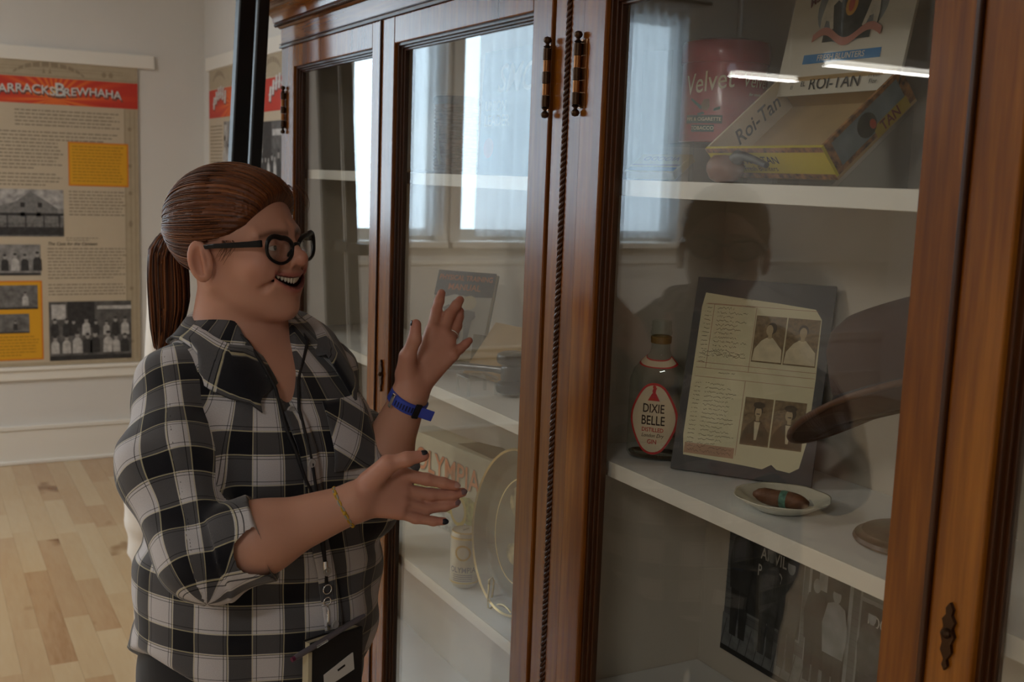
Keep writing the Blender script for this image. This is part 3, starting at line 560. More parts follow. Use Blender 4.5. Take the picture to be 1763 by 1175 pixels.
    for y in (1.166, .978):
        b = MB().add([(.945, y-.0015, S1), (1.055, y-.0015, S1), (1.055, y-.0015, S1+.092), (.945, y+.0015, S1), (1.055, y+.0015, S1), (1.055, y+.0015, S1+.092)], [(0, 1, 2), (5, 4, 3), (0, 3, 4, 1), (1, 4, 5, 2), (2, 5, 3, 0)]); b.build('side_gusset', acrylic_m, t, world=True)
    # upright clear panel behind the glass, left of the tin
    t = thing('acrylic_stand', 'upright clear acrylic panel standing left of the red tin', 'panel', T(.985, 1.405, S1) @ RZ(math.radians(-50)))
    MB().box(-.022, .022, -.002, .002, 0, .19).build('sheet', acrylic_m, t, bevel=.001); MB().box(-.02, .02, -.025, .025, -.0004, .0024).build('foot', acrylic_m, t)
    # small framed portrait in shadow at the far right of the top shelf
    t = thing('framed_portrait', 'small dark framed portrait at the right end of the top shelf', 'picture', frame((1.06, .865, S1), (.10, -.99, 0), (.15, 0, .98)))
    f = MB().box(0, .09, 0, .007, 0, .008); f.box(0, .09, .113, .12, 0, .008); f.box(0, .007, .007, .113, 0, .008); f.box(.083, .09, .007, .113, 0, .008); f.build('frame', black_m, t, bevel=.001)
    MB().rect(.007, .083, .007, .113, .002).build('print', mat('portrait_print', (.10, .10, .11), .5, noise=.7, nscale=40), t); MB().ell(.045, .07, .018, .024, .003).build('portrait_face', mat('portrait_skin', (.34, .24, .19), .6), t); MB().poly([(.012, .01), (.078, .01), (.07, .038), (.045, .048), (.02, .038)], .0035).build('portrait_coat', mat('portrait_coat', (.07, .09, .14), .6), t)
    # ---- middle shelf: gin bottle
    t = thing('gin_bottle', 'clear glass flask of gin with oval red-edged label on the middle shelf', 'bottle', T(.975, 1.345, S2) @ RZ(math.radians(-48)))
    prof = [(0, .030, .018), (.002, .040, .024), (.008, .0435, .027), (.10, .0435, .027), (.118, .0430, .0268), (.134, .037, .024), (.147, .026, .019), (.156, .0165, .0145), (.162, .0138, .0138), (.184, .0132, .0132), (.186, .0155, .0155), (.190, .0155, .0155), (.191, .0138, .0138), (.1935, .0148, .0148), (.196, .0138, .0138), (.1985, .0148, .0148), (.201, .0138, .0138), (.2035, .0146, .0146), (.206, .0130, .0130)]
    n = 40
    def surf(z, a, off=0):
        w = np.interp(z, [p[0] for p in prof], [p[1] for p in prof])+off; d = np.interp(z, [p[0] for p in prof], [p[2] for p in prof])+off
        return Vector((w*math.copysign(abs(math.cos(a))**.82, math.cos(a)), d*math.copysign(abs(math.sin(a))**.82, math.sin(a)), z))
    def shell(off, lo=0, hi=99, flip=False):
        vs = []; fs = []; pr = [p for p in prof if lo <= p[0] <= hi]; k = len(pr)
        for z, w, d in pr: vs += [surf(z, 2*PI*i/n, off) for i in range(n)]
        for q in range(k-1):
            for i in range(n): f = (q*n+i, q*n+(i+1) % n, (q+1)*n+(i+1) % n, (q+1)*n+i); fs.append(f[::-1] if flip else f)
        fs.append(tuple(range(n)) if flip else tuple(range(n-1, -1, -1))); return vs, fs
    b = MB().add(*shell(0)); b.build('glass', bottle_m, t, smooth='all')
    MB().lathe([(.0137, .172), (.0152, .173), (.0156, .182), (.0137, .1835)], 24, cap=False).build('neck_ring', mat('neck_seal', (.20, .12, .035), .5), t, smooth=True)
    dd = MB().add(*shell(-.003, .001, .05)); dd.build('brown_reflection', mat('reflection_amber', (.10, .045, .012), .1, trans=.6), t, smooth='all')  # brownish reflection low in the glass, painted as an amber inner shell
    def front(x, z, off): # point on the front of the flask at lateral x
        w = float(np.interp(z, [p[0] for p in prof], [p[1] for p in prof])); d = float(np.interp(z, [p[0] for p in prof], [p[2] for p in prof])); q = min(abs(x)/w, .995)
        return Vector((x, -(d*(1-q**(2/.82))**(.41)+off), z))
    def oval(w, h, cz, off, name, m, shape=1):
        vs = [front(0, cz, off)]; fs = []; N = 40; K = 6
        for k in range(1, K+1):
            for i in range(N):
                a = 2*PI*i/N; rr = k/K; lob = 1+.06*math.cos(4*a) if shape else 1
                vs.append(front(w*rr*lob*math.cos(a), cz+h*rr*math.sin(a), off))
        fs += [(0, 1+i, 1+(i+1) % N) for i in range(N)]
        for k in range(K-1): fs += [(1+k*N+i, 1+(k+1)*N+i, 1+(k+1)*N+(i+1) % N, 1+k*N+(i+1) % N) for i in range(N)]
        return MB().add(vs, fs).build(name, m, t, smooth='all')
    lab = mat('label_cream', (.62, .52, .37), .7, noise=.06, nscale=40); CZ = .063
    oval(.0335, .0535, CZ, .0005, 'label_edge', red_m); oval(.0305, .0500, CZ, .0010, 'label', lab)
    wp = lambda co: front(co.x, co.z if False else co.y, .0015)
    for s, z, sz, m_, bo in (('DIXIE', .078, .0185, ink_m, .012), ('BELLE', .060, .0195, ink_m, .012), ('DISTILLED', .0465, .0085, red_m, .012), ('London Dry', .038, .0078, ink_m, 0), ('GIN', .0285, .0095, red_m, .012)):
        lettering(s, sz, m_, t, 0, z, 0, bold=bo, sx=.72 if sz > .015 else .85, warp=wp, name='label_lettering', shear=.3 if 'London' in s else 0)
    fg = MB()
    for pts in ([(-.009, .090), (.009, .090), (.003, .101), (-.003, .101)], [(-.0022, .101), (.0022, .101), (.0026, .106), (.0042, .110), (.0015, .109), (-.0015, .108), (-.0030, .105)]): fg.add([front(x, z, .0015) for x, z in pts], [tuple(range(len(pts)))])
    fg.add([front(.0026*math.cos(a), .1105+.0026*math.sin(a), .0015) for a in [2*PI*i/10 for i in range(10)]], [tuple(range(10))]); fg.build('label_lady', red_m, t)
    def collar(a0, a1, z0, z1, off, name, m):
        MB().grid(lambda u, v: surf((z0+v*(z1-z0))-.006*math.cos((u-.5)*PI)+.004, a0+u*(a1-a0), off), 20, 3).build(name, m, t, smooth='all')
    collar(-PI*.93, -PI*.07, .1395, .1515, .0006, 'neck_label_edge', red_m); collar(-PI*.86, -PI*.14, .1412, .1496, .0011, 'neck_label', lab)
    # ---- mounted document with four portraits
    M = frame((.955, 1.279, S2+.001), (.602, -.798, 0), (.798*.32, .602*.32, .947)); DW, DH = .1995, .285
    t = thing('mounted_document', 'aged handwritten record page with four portrait photos in dark mount', 'document', M)
    MB().box(0, DW, 0, DH, -.006, 0).build('mount', mat('slate_mount', (.055, .055, .065), .6), t, bevel=.0008)
    MB().box(0, DW, 0, DH, .0016, .0034).build('cover_sheet', glass_mat('cover_acrylic', (.99, .99, .985), 1.40), t)
    pg = mat('aged_page', (.76, .69, .47), .8, noise=.10, nscale=9); r = random.Random(5)
    edge = [(.016, .022), (.10, .018), (.130, .016), (.142, .024), (.150, .018), (.168, .016), (.180, .024), (.186, .06), (.187, .15), (.185, .235), (.175, .249), (.120, .254), (.06, .258), (.015, .262), (.012, .24), (.012, .05)]
    MB().poly(edge, .0002).build('page', pg, t)
    ln = MB()
    for y, x0, x1 in ((.246, .02, .18), (.158, .016, .186), (.150, .016, .186), (.137, .016, .186), (.245, .018, .09)): ln.rect(x0, x1, y, y+.0006, .0005)
    for x, y0, y1 in ((.092, .15, .245), (.090, .03, .137), (.03, .15, .245)): ln.rect(x, x+.0006, y0, y1, .0005)
    ln.build('ruled_lines', mat('rule_red', (.40, .17, .12), .7), t)
    h = MB(); rr = random.Random(11)
    def scrib(x0, x1, y, amp=.0016):
        x = x0; pts = []
        while x < x1: pts.append((x, y+rr.uniform(-amp, amp*1.3))); x += rr.uniform(.0008, .0018)
        for (a, b), (c, d) in zip(pts, pts[1:]):
            if rr.random() < .86: h.poly([(a, b-.00032), (c, d-.00032), (c, d+.00032), (a, b+.00032)], .0006)
    for i in range(14):
        y = .240-i*.0062; scrib(.018, .028, y, .0007)
        if i < 12: scrib(.036, rr.uniform(.06, .085), y)
    for y in (.175, .170): scrib(.022, .086, y)
    for i in range(15):
        y = .128-i*.0062; scrib(.018, .028, y, .0007); scrib(.034, rr.uniform(.055, .085), y, .0012)
    scrib(.07, .11, .256, .001); scrib(.05, .075, .145, .001)
    for y in (.036, .030): scrib(.02, .085, y)
    h.build('handwriting', mat('faded_ink', (.10, .075, .05), .8), t)['kind'] = 'stuff'
    MB().rect(.016, .088, .025, .040, .0004).build('pink_strip', mat('pink_paper', (.50, .30, .20), .8), t)
    def mug(x0, y0, w, hgt, dark, profile, hat):
        bg_ = MB().rect(x0, x0+w, y0, y0+hgt, .0007).build('portrait_print', mat('sepia_brick', (.22, .145, .075), .7, noise=.35, nscale=160), t)
        cx = x0+w*.52; body = mat('sepia_dark' if dark else 'sepia_light', (.13, .082, .04) if dark else (.68, .58, .40), .7, noise=.15, nscale=60); fc = mat('sepia_face', (.50, .38, .23), .7); hr = mat('sepia_hair', (.07, .045, .025), .7)
        MB().poly([(x0+.02*w, y0+.03*hgt), (x0+.98*w, y0+.03*hgt), (x0+.95*w, y0+.30*hgt), (x0+.72*w, y0+.47*hgt), (cx+.10*w, y0+.54*hgt), (cx-.10*w, y0+.54*hgt), (x0+.25*w, y0+.46*hgt), (x0+.06*w, y0+.28*hgt)], .0009).build('portrait_body', body, bg_)
        MB().ell(cx+(.04*w if profile else 0), y0+.745*hgt, .155*w, .125*hgt, .0010).build('portrait_hair', hr, bg_)
        MB().ell(cx-(.03*w if profile else 0), y0+.70*hgt, .115*w, .115*hgt, .0012).build('portrait_face', fc, bg_); MB().rect(cx-.06*w, cx+.06*w, y0+.52*hgt, y0+.62*hgt, .0011).build('portrait_neck', fc, bg_)
        if hat: MB().ell(cx, y0+.85*hgt, .20*w, .07*hgt, .0014).build('portrait_hat', hr, bg_); MB().rect(cx-.06*w, cx+.06*w, y0+.655*hgt, y0+.675*hgt, .0014).build('portrait_moustache', hr, bg_)
        if dark: MB().poly([(cx-.10*w, y0+.5*hgt), (cx+.10*w, y0+.5*hgt), (cx+.04*w, y0+.12*hgt), (cx-.04*w, y0+.12*hgt)], .0011).build('portrait_shirt', mat('sepia_light'), bg_)
    mug(.094, .166, .043, .068, False, True, False); mug(.139, .166, .045, .068, False, False, False); mug(.094, .047, .040, .068, True, False, True); mug(.136, .047, .044, .068, True, True, True)
    # ---- plate with a cigar
    t = thing('china_plate', 'small cream china dish with scalloped rim holding a cigar', 'plate', T(.972, 1.062, S2)); cm = mat('cream_china', (.66, .62, .50), .18, coat=.4)
    vs = []; fs = []; N = 60; pr = [(0, .003), (.03, .0035), (.040, .006), (.050, .0125), (.058, .0165), (.0595, .0175), (.0585, .0155), (.050, .010), (.040, .003), (.034, 0), (0, 0)]
    for k, (rd_, z) in enumerate(pr):
        for i in range(N): a = 2*PI*i/N; sc = 1+(.045*abs(math.sin(4*a)) if rd_ > .049 else 0); vs.append((rd_*sc*math.cos(a), rd_*sc*math.sin(a), z))
    for k in range(len(pr)-1): fs += [(k*N+i, k*N+(i+1) % N, (k+1)*N+(i+1) % N, (k+1)*N+i) for i in range(N)]
    MB().add(vs, fs).build('dish', cm, t, smooth='all')
    MB().box(.012, .040, -.046, -.022, .0125, .0130, RZ(.5) @ RX(.2)).build('price_card', mat('card_white', (.62, .60, .55), .7), t)
    t = thing('cigar', 'fat brown cigar with a green band lying in the cream dish', 'cigar', T(.966, 1.056, S2+.0145) @ RZ(math.radians(-62)))
    cg = mat('tobacco_leaf', (.15, .062, .028), .6, noise=.25, nscale=70, bump=.2, bscale=300)
    MB().tube([(-.038+i*.0066, 0, .0006*math.sin(i)) for i in range(12)], [.003, .0075, .0098, .0104, .0108, .011, .011, .0108, .0104, .0096, .0078, .004], 16).build('wrapper', cg, t, smooth='all')
    MB().tube([(-.001, 0, 0), (.002, 0, 0), (.005, 0, 0), (.008, 0, 0)], [.0112, .0115, .0115, .0112], 18).build('band', mat('band_green', (.09, .20, .15), .4, noise=.5, nscale=200), t, smooth=True)
    # ---- hat on a turned wooden stand
    t = thing('hat_stand', 'turned wooden hat stand with round base on the middle shelf', 'hat stand', T(1.022, .893, S2)); wd = wood('walnut', [(.3, (.035, .014, .006)), (.6, (.10, .045, .02)), (.8, (.16, .075, .035))], 'z', rough=.35)
    MB().lathe([(0, 0), (.066, 0), (.068, .003), (.066, .007), (.060, .009), (.058, .012), (.040, .017), (.016, .021), (0, .021)], 40).build('base', wd, t, smooth=True)
    MB().lathe([(.011, .0205), (.013, .026), (.009, .032), (.0135, .040), (.015, .052), (.012, .066), (.0075, .09), (.007, .13), (.009, .16), (.007, .18), (0, .19)], 20).build('post', wd, t, smooth=True)
    felt = mat('brown_felt', (.060, .024, .011), .8, noise=.1, nscale=30); t = thing('felt_hat', 'brown felt hat with rolled brim resting on the wooden stand', 'hat', T(1.022, .892, S2+.166) @ RZ(math.radians(100)) @ RY(math.radians(22)) @ Matrix.Diagonal((1.02, .86, 1.02, 1)))
    N = 56; pr = [(.092, .000, 0), (.093, .012, 0), (.092, .05, 0), (.088, .085, 0), (.078, .105, 0), (.06, .116, 0), (.035, .118, 0), (0, .113, 0)]
    vs = []; fs = []
    for rd_, z, _ in pr:
        for i in range(N): a = 2*PI*i/N; dent = .022*math.exp(-(rd_*math.sin(a)/.02)**2)*max(0, (z-.08)/.038); vs.append((rd_*1.15*math.cos(a), rd_*.95*math.sin(a), z-dent))
    for k in range(len(pr)-1): fs += [(k*N+i, k*N+(i+1) % N, (k+1)*N+(i+1) % N, (k+1)*N+i) for i in range(N)]
    MB().add(vs, fs).build('crown', felt, t, smooth='all')
    def brim(u, v):
        a = 2*PI*u; rd_ = .092+.058*v; cz = .022*abs(math.sin(a))**2*v*v-.010*v*v*math.cos(a); 
        return (rd_*1.15*math.cos(a), rd_*.95*math.sin(a), cz)
    MB().grid(brim, 56, 6).build('brim', felt, t, smooth='all', solid=.004)
    MB().tube([Vector(brim(i/56, 1)) for i in range(56)], .0038, 8, closed=True).build('brim_binding', mat('hat_binding', (.10, .042, .018), .6), t, smooth='all')
    MB().lathe([(.0935, .004), (.0945, .006), (.0945, .028), (.0930, .031)], 56, sx=1.15, sy=.95, cap=False).build('hat_ribbon', mat('hat_ribbon', (.022, .010, .007), .6), t, smooth='all')
    # ---- large saloon photograph on the back of the lower shelf
    W_, H_ = .46, .30; t = thing('saloon_photograph', 'large black and white saloon photograph of men below the middle shelf', 'photograph', frame((CB-.048, 1.366, .907), (0, -1, 0), (.02, 0, 1)))
    k = lambda g, n=.3, s=30: mat('sepia_grey_%d' % int(g*1000), (g*.95, g, g*1.02), .55, noise=n, nscale=s)
    MB().box(0, W_, 0, H_, -.006, 0).build('print', k(.10, .35, 14), t, bevel=.001)
    sd = MB()
    for i in range(24): sd.rect(0, W_, .06+i*.0102, .0607+i*.0102, .0005)
    sd.build('siding_lines', k(.05), t)
    def panes(x0, x1, y0, y1):
        MB().rect(x0, x1, y0, y1, .0008).build('window_frame', k(.20), t)
        for a, b in ((0, .5), (.5, 1)):
            for c, d, g in ((0, .64, .035), (.64, 1, .12)): MB().rect(x0+(x1-x0)*a+.004, x0+(x1-x0)*b-.002, y0+(y1-y0)*c+.004, y0+(y1-y0)*d-.002, .0012).build('window_pane', k(g, .6, 25), t)
    panes(.045, .175, .075, .27); panes(.285, .43, .06, .255)
    MB().rect(.19, .265, .05, .235, .0008).build('doorway', k(.012), t); MB().rect(.185, .19, .05, .26, .0011).build('door_post', k(.22), t); MB().rect(.265, .272, .05, .26, .0011).build('door_post', k(.22), t); MB().rect(.205, .222, .17, .21, .0013).build('door_light', k(.28), t)
    MB().poly([(0, 0), (W_, 0), (W_, .045), (0, .062)], .0014).build('boardwalk', k(.16, .3, 60), t); bw = MB()
    for i in range(22): x = .02*i; bw.poly([(x, .008), (x+.0012, .008), (x+.012, .055), (x+.0108, .055)], .0018)
    bw.build('boardwalk_gaps', k(.03), t); MB().rect(0, W_, 0, .009, .0020).build('kerb_shadow', k(.012), t)
    pl = mat('window_sign_paint', (.46, .46, .44), .6)
    lettering('ANVIL', .026, pl, t, .108, .184, .0022, bold=.01, sx=.8); lettering('PARLOR', .026, pl, t, .108, .156, .0022, bold=.01, sx=.7); lettering('POOL ROOM', .024, pl, t, .352, .160, .0022, bold=.01, sx=.7)
    for i, (x, y, hh, g, hat) in enumerate(((.038, .032, .20, .030, 1), (.105, .028, .18, .06, 0), (.150, .024, .18, .05, 1), (.205, .028, .165, .022, 0), (.245, .018, .175, .22, 1), (.312, .020, .165, .055, 1), (.368, .015, .175, .045, 1))):
        w = hh*.23; fg = MB()
        fg.poly([(x-w*.40, y), (x-w*.06, y), (x, y+hh*.42), (x+w*.06, y), (x+w*.40, y), (x+w*.46, y+hh*.45), (x-w*.46, y+hh*.45)], .0026+i*.0001); fg.build('figure_legs', k(.030 if g > .1 else g*.8, .4, 60), t)
        MB().poly([(x-w*.5, y+hh*.38), (x+w*.5, y+hh*.38), (x+w*.62, y+hh*.62), (x+w*.42, y+hh*.80), (x+w*.12, y+hh*.83), (x-w*.12, y+hh*.83), (x-w*.42, y+hh*.80), (x-w*.62, y+hh*.62)], .0034+i*.0001).build('figure_coat', k(g, .4, 60), t)
        MB().ell(x, y+hh*.89, w*.20, hh*.065, .0042).build('figure_head', k(.24), t)
        if hat: m = MB().ell(x, y+hh*.935, w*.38, hh*.020, .0046); m.ell(x, y+hh*.96, w*.20, hh*.04, .0046); m.build('figure_hat', k(.022), t)
    # pale bowl at the very bottom
    t = thing('straw_bowl', 'pale woven bowl on the lowest visible right-hand shelf', 'bowl', T(1.02, 1.10, S3)); MB().lathe([(0, 0), (.04, 0), (.07, .02), (.085, .045), (.088, .048), (.084, .046), (.066, .022), (0, .006)], 36).build('body', mat('straw', (.42, .36, .24), .8, noise=.2, nscale=60), t, smooth='all')
right_bay()
# ================================================================== things on the left-hand shelves
def left_bay():
    # top shelf: woven canister and smoking-tobacco sign
    t = thing('woven_canister', 'brown woven canister with dark rim on the left top shelf', 'canister', T(1.05, 2.235, S1)); wv = mat('woven_brown', (.13, .065, .035), .7, noise=.5, nscale=60)
    b = MB()
    for i in range(18): b.lathe([(.045, i*.0082), (.0475, i*.0082+.002), (.0475, i*.0082+.006), (.045, i*.0082+.008)], 28)
    b.build('body', wv, t, smooth=True); MB().lathe([(.049, .147), (.0505, .150), (.0505, .160), (.046, .164), (0, .165)], 28).build('lid', mat('canister_rim', (.03, .03, .035), .5), t, smooth=True)
    MB().tube([(-.05, -.03, .02), (-.065, -.045, .07), (-.06, -.04, .10)], [.004, .003, .0015], 6).build('strap', mat('canister_strap', (.25, .18, .1), .7), t, smooth=True)
    t = thing('tobacco_sign', 'blue smoking tobacco sign at the back of the left top shelf', 'sign', frame((CB-.056, 2.30, S1), (0, -1, 0), (.05, 0, 1)))
    MB().box(0, .40, 0, .27, -.005, 0).build('board', mat('sign_blue', (.05, .11, .20), .4, noise=.1, nscale=9), t); sw = mat('sign_lettering', (.62, .60, .55), .5)
    lettering('SMOKE', .085, sw, t, .07, .205, .0008, 'LEFT', bold=.01, shear=.25); lettering('UNION', .030, sw, t, .02, .150, .0008, 'LEFT', bold=.01); lettering('LEADER', .034, sw, t, .02, .118, .0008, 'LEFT', bold=.01); MB().ell(.05, .06, .024, .022, .0006).build('emblem', mat('sign_red', (.30, .05, .05), .5), t)
    t = thing('wooden_pipe_rest', 'thin tan wooden strip lying before the woven canister', 'strip', T(.985, 2.27, S1) @ RZ(.6)); MB().box(-.05, .05, -.008, .008, 0, .006).build('strip', mat('tan_wood', (.32, .20, .09), .6), t, bevel=.002)
    # middle shelf
    t = thing('training_manual', 'paperback physical training manual with bent figure on cover, standing on end', 'book', frame((.980, 2.235, S2+.007), (.60, -.80, 0), (.30, .20, .93))); bw, bh = .142, .205
    MB().box(0, bw, 0, bh, -.016, -.013).build('back_cover', mat('book_back', (.22, .20, .15), .6), t); MB().box(.002, bw-.002, .002, bh-.002, -.013, -.001).build('pages', mat('book_pages', (.52, .45, .33), .8), t); MB().box(0, bw, 0, bh, -.001, .0004).build('front_cover', mat('book_cover', (.42, .40, .34), .6, noise=.04, nscale=20), t)
    nv = mat('book_navy', (.035, .038, .05), .6); og = mat('book_orange', (.44, .13, .045), .6)
    MB().poly([(0, bh), (0, .148), (.02, .142), (.05, .152), (.09, .148), (bw, .150), (bw, bh)], .0008).build('title_panel', nv, t); MB().rect(0, bw, 0, .030, .0008).build('lower_band', mat('book_tan', (.36, .29, .17), .6), t); MB().rect(0, .09, .006, .024, .0011).build('publisher_strip', og, t)
    lettering('PHYSICAL TRAINING', .0165, og, t, bw/2, .189, .0012, bold=.015, sx=.85); lettering('MANUAL', .0195, og, t, bw/2, .168, .0012, bold=.015)
    MB().ell(.090, .135, .018, .016, .0012).build('cover_moon', mat('book_moon', (.52, .46, .30), .6), t)
    f = MB(); f.poly([(.05, .088), (.10, .090), (.112, .104), (.108, .116), (.090, .118), (.062, .113), (.048, .100)], .0016); f.poly([(.055, .09), (.07, .112), (.042, .128), (.028, .120), (.036, .112)], .0017); f.ell(.058, .132, .010, .009, .0018, 14); f.poly([(.070, .030), (.078, .030), (.084, .060), (.082, .092), (.062, .092), (.066, .060)], .0015); f.poly([(.090, .022), (.098, .022), (.103, .060), (.104, .095), (.084, .095), (.092, .058)], .0015); f.poly([(.062, .026), (.079, .026), (.079, .032), (.064, .032)], .0019); f.poly([(.082, .018), (.099, .018), (.099, .024), (.084, .024)], .0019); f.build('cover_figure', mat('book_figure', (.10, .095, .09), .6, noise=.2, nscale=60), t)
    t = thing('wooden_wedge_stand', 'small dark wooden stand propping the training manual', 'stand', frame((1.045, 2.105, S2+.006), (.60, -.80, 0), (.15, .1, .98))); MB().box(-.004, .016, 0, .07, -.02, .012).build('block', mat('stand_olive', (.14, .11, .055), .6), t, bevel=.001); MB().box(-.05, .012, 0, .012, .014, .030).build('ledge', mat('stand_olive'), t, bevel=.001)
    t = thing('kraft_envelope', 'brown kraft envelope with wavy postmark leaning at the back of the middle shelf', 'envelope', frame((1.00, 2.065, S2+.004), (.16, -.98, .0), (.55, .12, .70)))
    MB().box(0, .26, 0, .13, -.003, 0).build('paper', mat('kraft_paper', (.40, .26, .115), .75, noise=.06, nscale=15), t)
    pm = MB()
    for i in range(4):
        p = [(.12+j*.004, .088-i*.007+.0015*math.sin(j*1.3)) for j in range(10)]
        for (a, b), (c, d) in zip(p, p[1:]): pm.poly([(a, b-.0006), (c, d-.0006), (c, d+.0006), (a, b+.0006)], .0006)
    pm.build('postmark', mat('postmark_ink', (.08, .06, .05), .7), t); MB().rect(.17, .20, .098, .112, .0006).build('stamp', mat('stamp_red', (.42, .13, .07), .7), t)
    riser('acrylic_riser', 'low clear acrylic riser with thin legs beside the gavel', .940, 1.877, .062, .058, .034, S2, -.05, .005)
    t = thing('wooden_gavel', 'dark wooden gavel lying on the left middle shelf', 'gavel', T(1.0, 1.845, S2+.033)); gv = mat('ebonised_wood', (.030, .031, .032), .3, coat=.3)
    MB().lathe([(0, -.046), (.022, -.046), (.031, -.040), (.033, -.030), (.031, -.020), (.024, -.014), (.026, -.010), (.024, 0), (.026, .010), (.024, .014), (.031, .020), (.033, .030), (.031, .040), (.022, .046), (0, .046)], 28, M=RY(0) @ RX(.12)).build('head', gv, t, smooth=True) if False else MB().lathe([(0, -.040), (.022, -.040), (.031, -.036), (.033, -.028), (.031, -.020), (.022, -.014), (.024, -.010), (.023, 0), (.024, .010), (.022, .014), (.031, .020), (.033, .028), (.031, .036), (.022, .040), (0, .040)], 28, c=(0, 0, .008)).build('head', gv, t, smooth=True)
    MB().tube([(-.002, .02, .008), (-.012, .06, .006), (-.03, .13, .000), (-.06, .23, -.012), (-.07, .26, -.017)], [.009, .0065, .0075, .0085, .006], 12).build('handle', gv, t, smooth=True)
    t = thing('pocket_watch_case', 'small olive trinket case beside the acrylic riser', 'case', T(.930, 2.14, S2) @ RZ(.2)); MB().box(-.035, .035, -.025, .025, 0, .020).build('case', mat('olive_tin', (.13, .11, .06), .4, noise=.2, nscale=50), t, bevel=.004); MB().box(-.033, .033, -.023, .023, .020, .024).build('lid', mat('olive_lid', (.20, .17, .10), .35, .4), t, bevel=.002)
    t = thing('dark_photo_card', 'small dark photo card at the back behind the gavel', 'card', frame((1.10, 1.70, S2+.055), (0, -1, 0), (.05, 0, 1))); MB().box(-.07, .05, 0, .09, -.006, 0).build('card', mat('dark_card', (.06, .065, .07), .6, noise=.4, nscale=30), t); MB().poly([(-.05, 0), (.04, 0), (.03, .05), (.0, .075), (-.03, .05)], .0008).build('silhouette', mat('photo_dark'), t)
    t = thing('photo_block', 'pale wooden block supporting the dark photo card', 'block', T(1.095, 1.71, S2)); MB().box(-.03, .03, -.07, .07, 0, .054).build('block', mat('pale_block', (.45, .38, .28), .7), t, bevel=.002)
    # lower shelf: beer carton, can, tray on wire stand
    t = thing('beer_carton', 'faded beer carton printed with waterfall and orange lettering on lower shelf', 'carton', frame((1.035, 2.42, S3+.0005), (.10, -.995, 0), (0, 0, 1))); cw, ch, cdp = .36, .20, .07
    MB().box(0, cw, 0, ch, -cdp, 0).build('box', mat('carton_cream', (.50, .46, .34), .6, noise=.06, nscale=14), t, bevel=.002)
    MB().poly([(0, .0), (cw, .0), (cw, .085), (.28, .10), (.20, .085), (.10, .095), (0, .08)], .0006).build('picture_meadow', mat('carton_meadow', (.26, .27, .07), .6, noise=.7, nscale=45), t); MB().poly([(0, 0), (cw, 0), (cw, .025), (.22, .045), (.12, .038), (0, .045)], .001).build('picture_rapids', mat('carton_water', (.40, .42, .40), .6, noise=.5, nscale=70), t)
    lettering('OLYMPIA', .072, mat('carton_outline', (.10, .11, .12), .6), t, cw*.5, .138, .0012, bold=.03, sx=.95); lettering('OLYMPIA', .072, mat('carton_orange', (.58, .16, .05), .6), t, cw*.5, .138, .0018, bold=.012, sx=.95)
    b = MB(); b.ell(.235, .060, .036, .036, .0014, 28); b.build('emblem_ring', mat('carton_gold', (.50, .38, .08), .5), t); MB().ell(.235, .060, .027, .027, .0019, 24).build('emblem', mat('carton_silver', (.42, .42, .38), .5), t)
    MB().poly([(.20, -.02), (.34, -.02), (.33, -.07), (.28, -.085), (.22, -.07)], ch+.0006) if False else None
    tp = MB().add([(.19, ch+.0006, -.02), (.34, ch+.0006, -.015), (.335, ch+.0006, -.075), (.27, ch+.0006, -.09), (.20, ch+.0006, -.07)], [(0, 1, 2, 3, 4)]); tp.build('hand_hole', mat('carton_hole', (.11, .085, .045), .8), t)
    t = thing('beer_can', 'silver and gold beer can standing on the lower left shelf', 'can', T(.943, 1.912, S3) @ RZ(math.atan2(-1.912, -.943)-.15)); R = .029; cn = mat('can_white', (.56, .54, .46), .35, .3)
    MB().lathe([(0, .001), (.022, 0), (.024, .002), (R, .010), (R, .102), (.0265, .110), (.0255, .1125), (.0235, .1115), (0, .110)], 32).build('body', cn, t, smooth=True)
    for z0, z1, rr in ((.098, .103, R+.0004), (.1095, .1130, .0270), (.010, .014, R+.0004)): MB().lathe([(rr-.0012, z0), (rr, z0+.0006), (rr, z1-.0006), (rr-.0012, z1)], 32, cap=False).build('gold_band', gold_m, t, smooth=True)
    wc = lambda co: Vector(((R+.0005)*math.cos(co.x/R), (R+.0005)*math.sin(co.x/R), co.y)); lettering('OLYMPIA', .0155, mat('can_blue', (.10, .12, .20), .5), t, 0, .038, 0, bold=.012, sx=.85, warp=wc, name='can_lettering')
    hm = MB().grid(lambda u, v: wc(Vector((.016*math.cos(2*PI*u)*(.75+.25*v), .073+.016*math.sin(2*PI*u)*(.75+.25*v), 0))), 28, 1); hm.build('horseshoe_mark', mat('can_gold_ink', (.44, .28, .06), .4), t); MB().tube([(.008, -.006, .1118), (.0, .0, .1125), (-.01, .004, .1118)], .002, 6).build('pull_tab', chrome_m, t)
    sl = MB()
    for i in range(4): sl.add([wc(Vector((x, .016+i*.004+d, 0))) for d in (0, .0012) for x in np.linspace(-.02, .02, 8)], [(j, j+1, j+9, j+8) for j in range(7)])
    sl.build('small_print', mat('can_blue'), t)
    t = thing('wire_plate_stand', 'curled gold wire stand holding the round tray', 'stand', T(.945, 1.72, S3))
    for y in (.055, -.055):
        MB().tube([(-.018, y, .050), (-.0185, y, .058), (-.012, y, .062), (-.008, y, .055), (-.012, y, .012), (-.006, y, .004), (.03, y, .003), (.075, y, .003), (.10, y, .06), (.105, y, .14)], .0018, 7).build('wire_leg', gold_m, t, smooth='all')
        MB().tube([(-.018, y, .050), (-.0195, y, .02), (-.018, y, .004), (-.012, y, .002)], .0018, 7).build('wire_hook', gold_m, t, smooth='all')
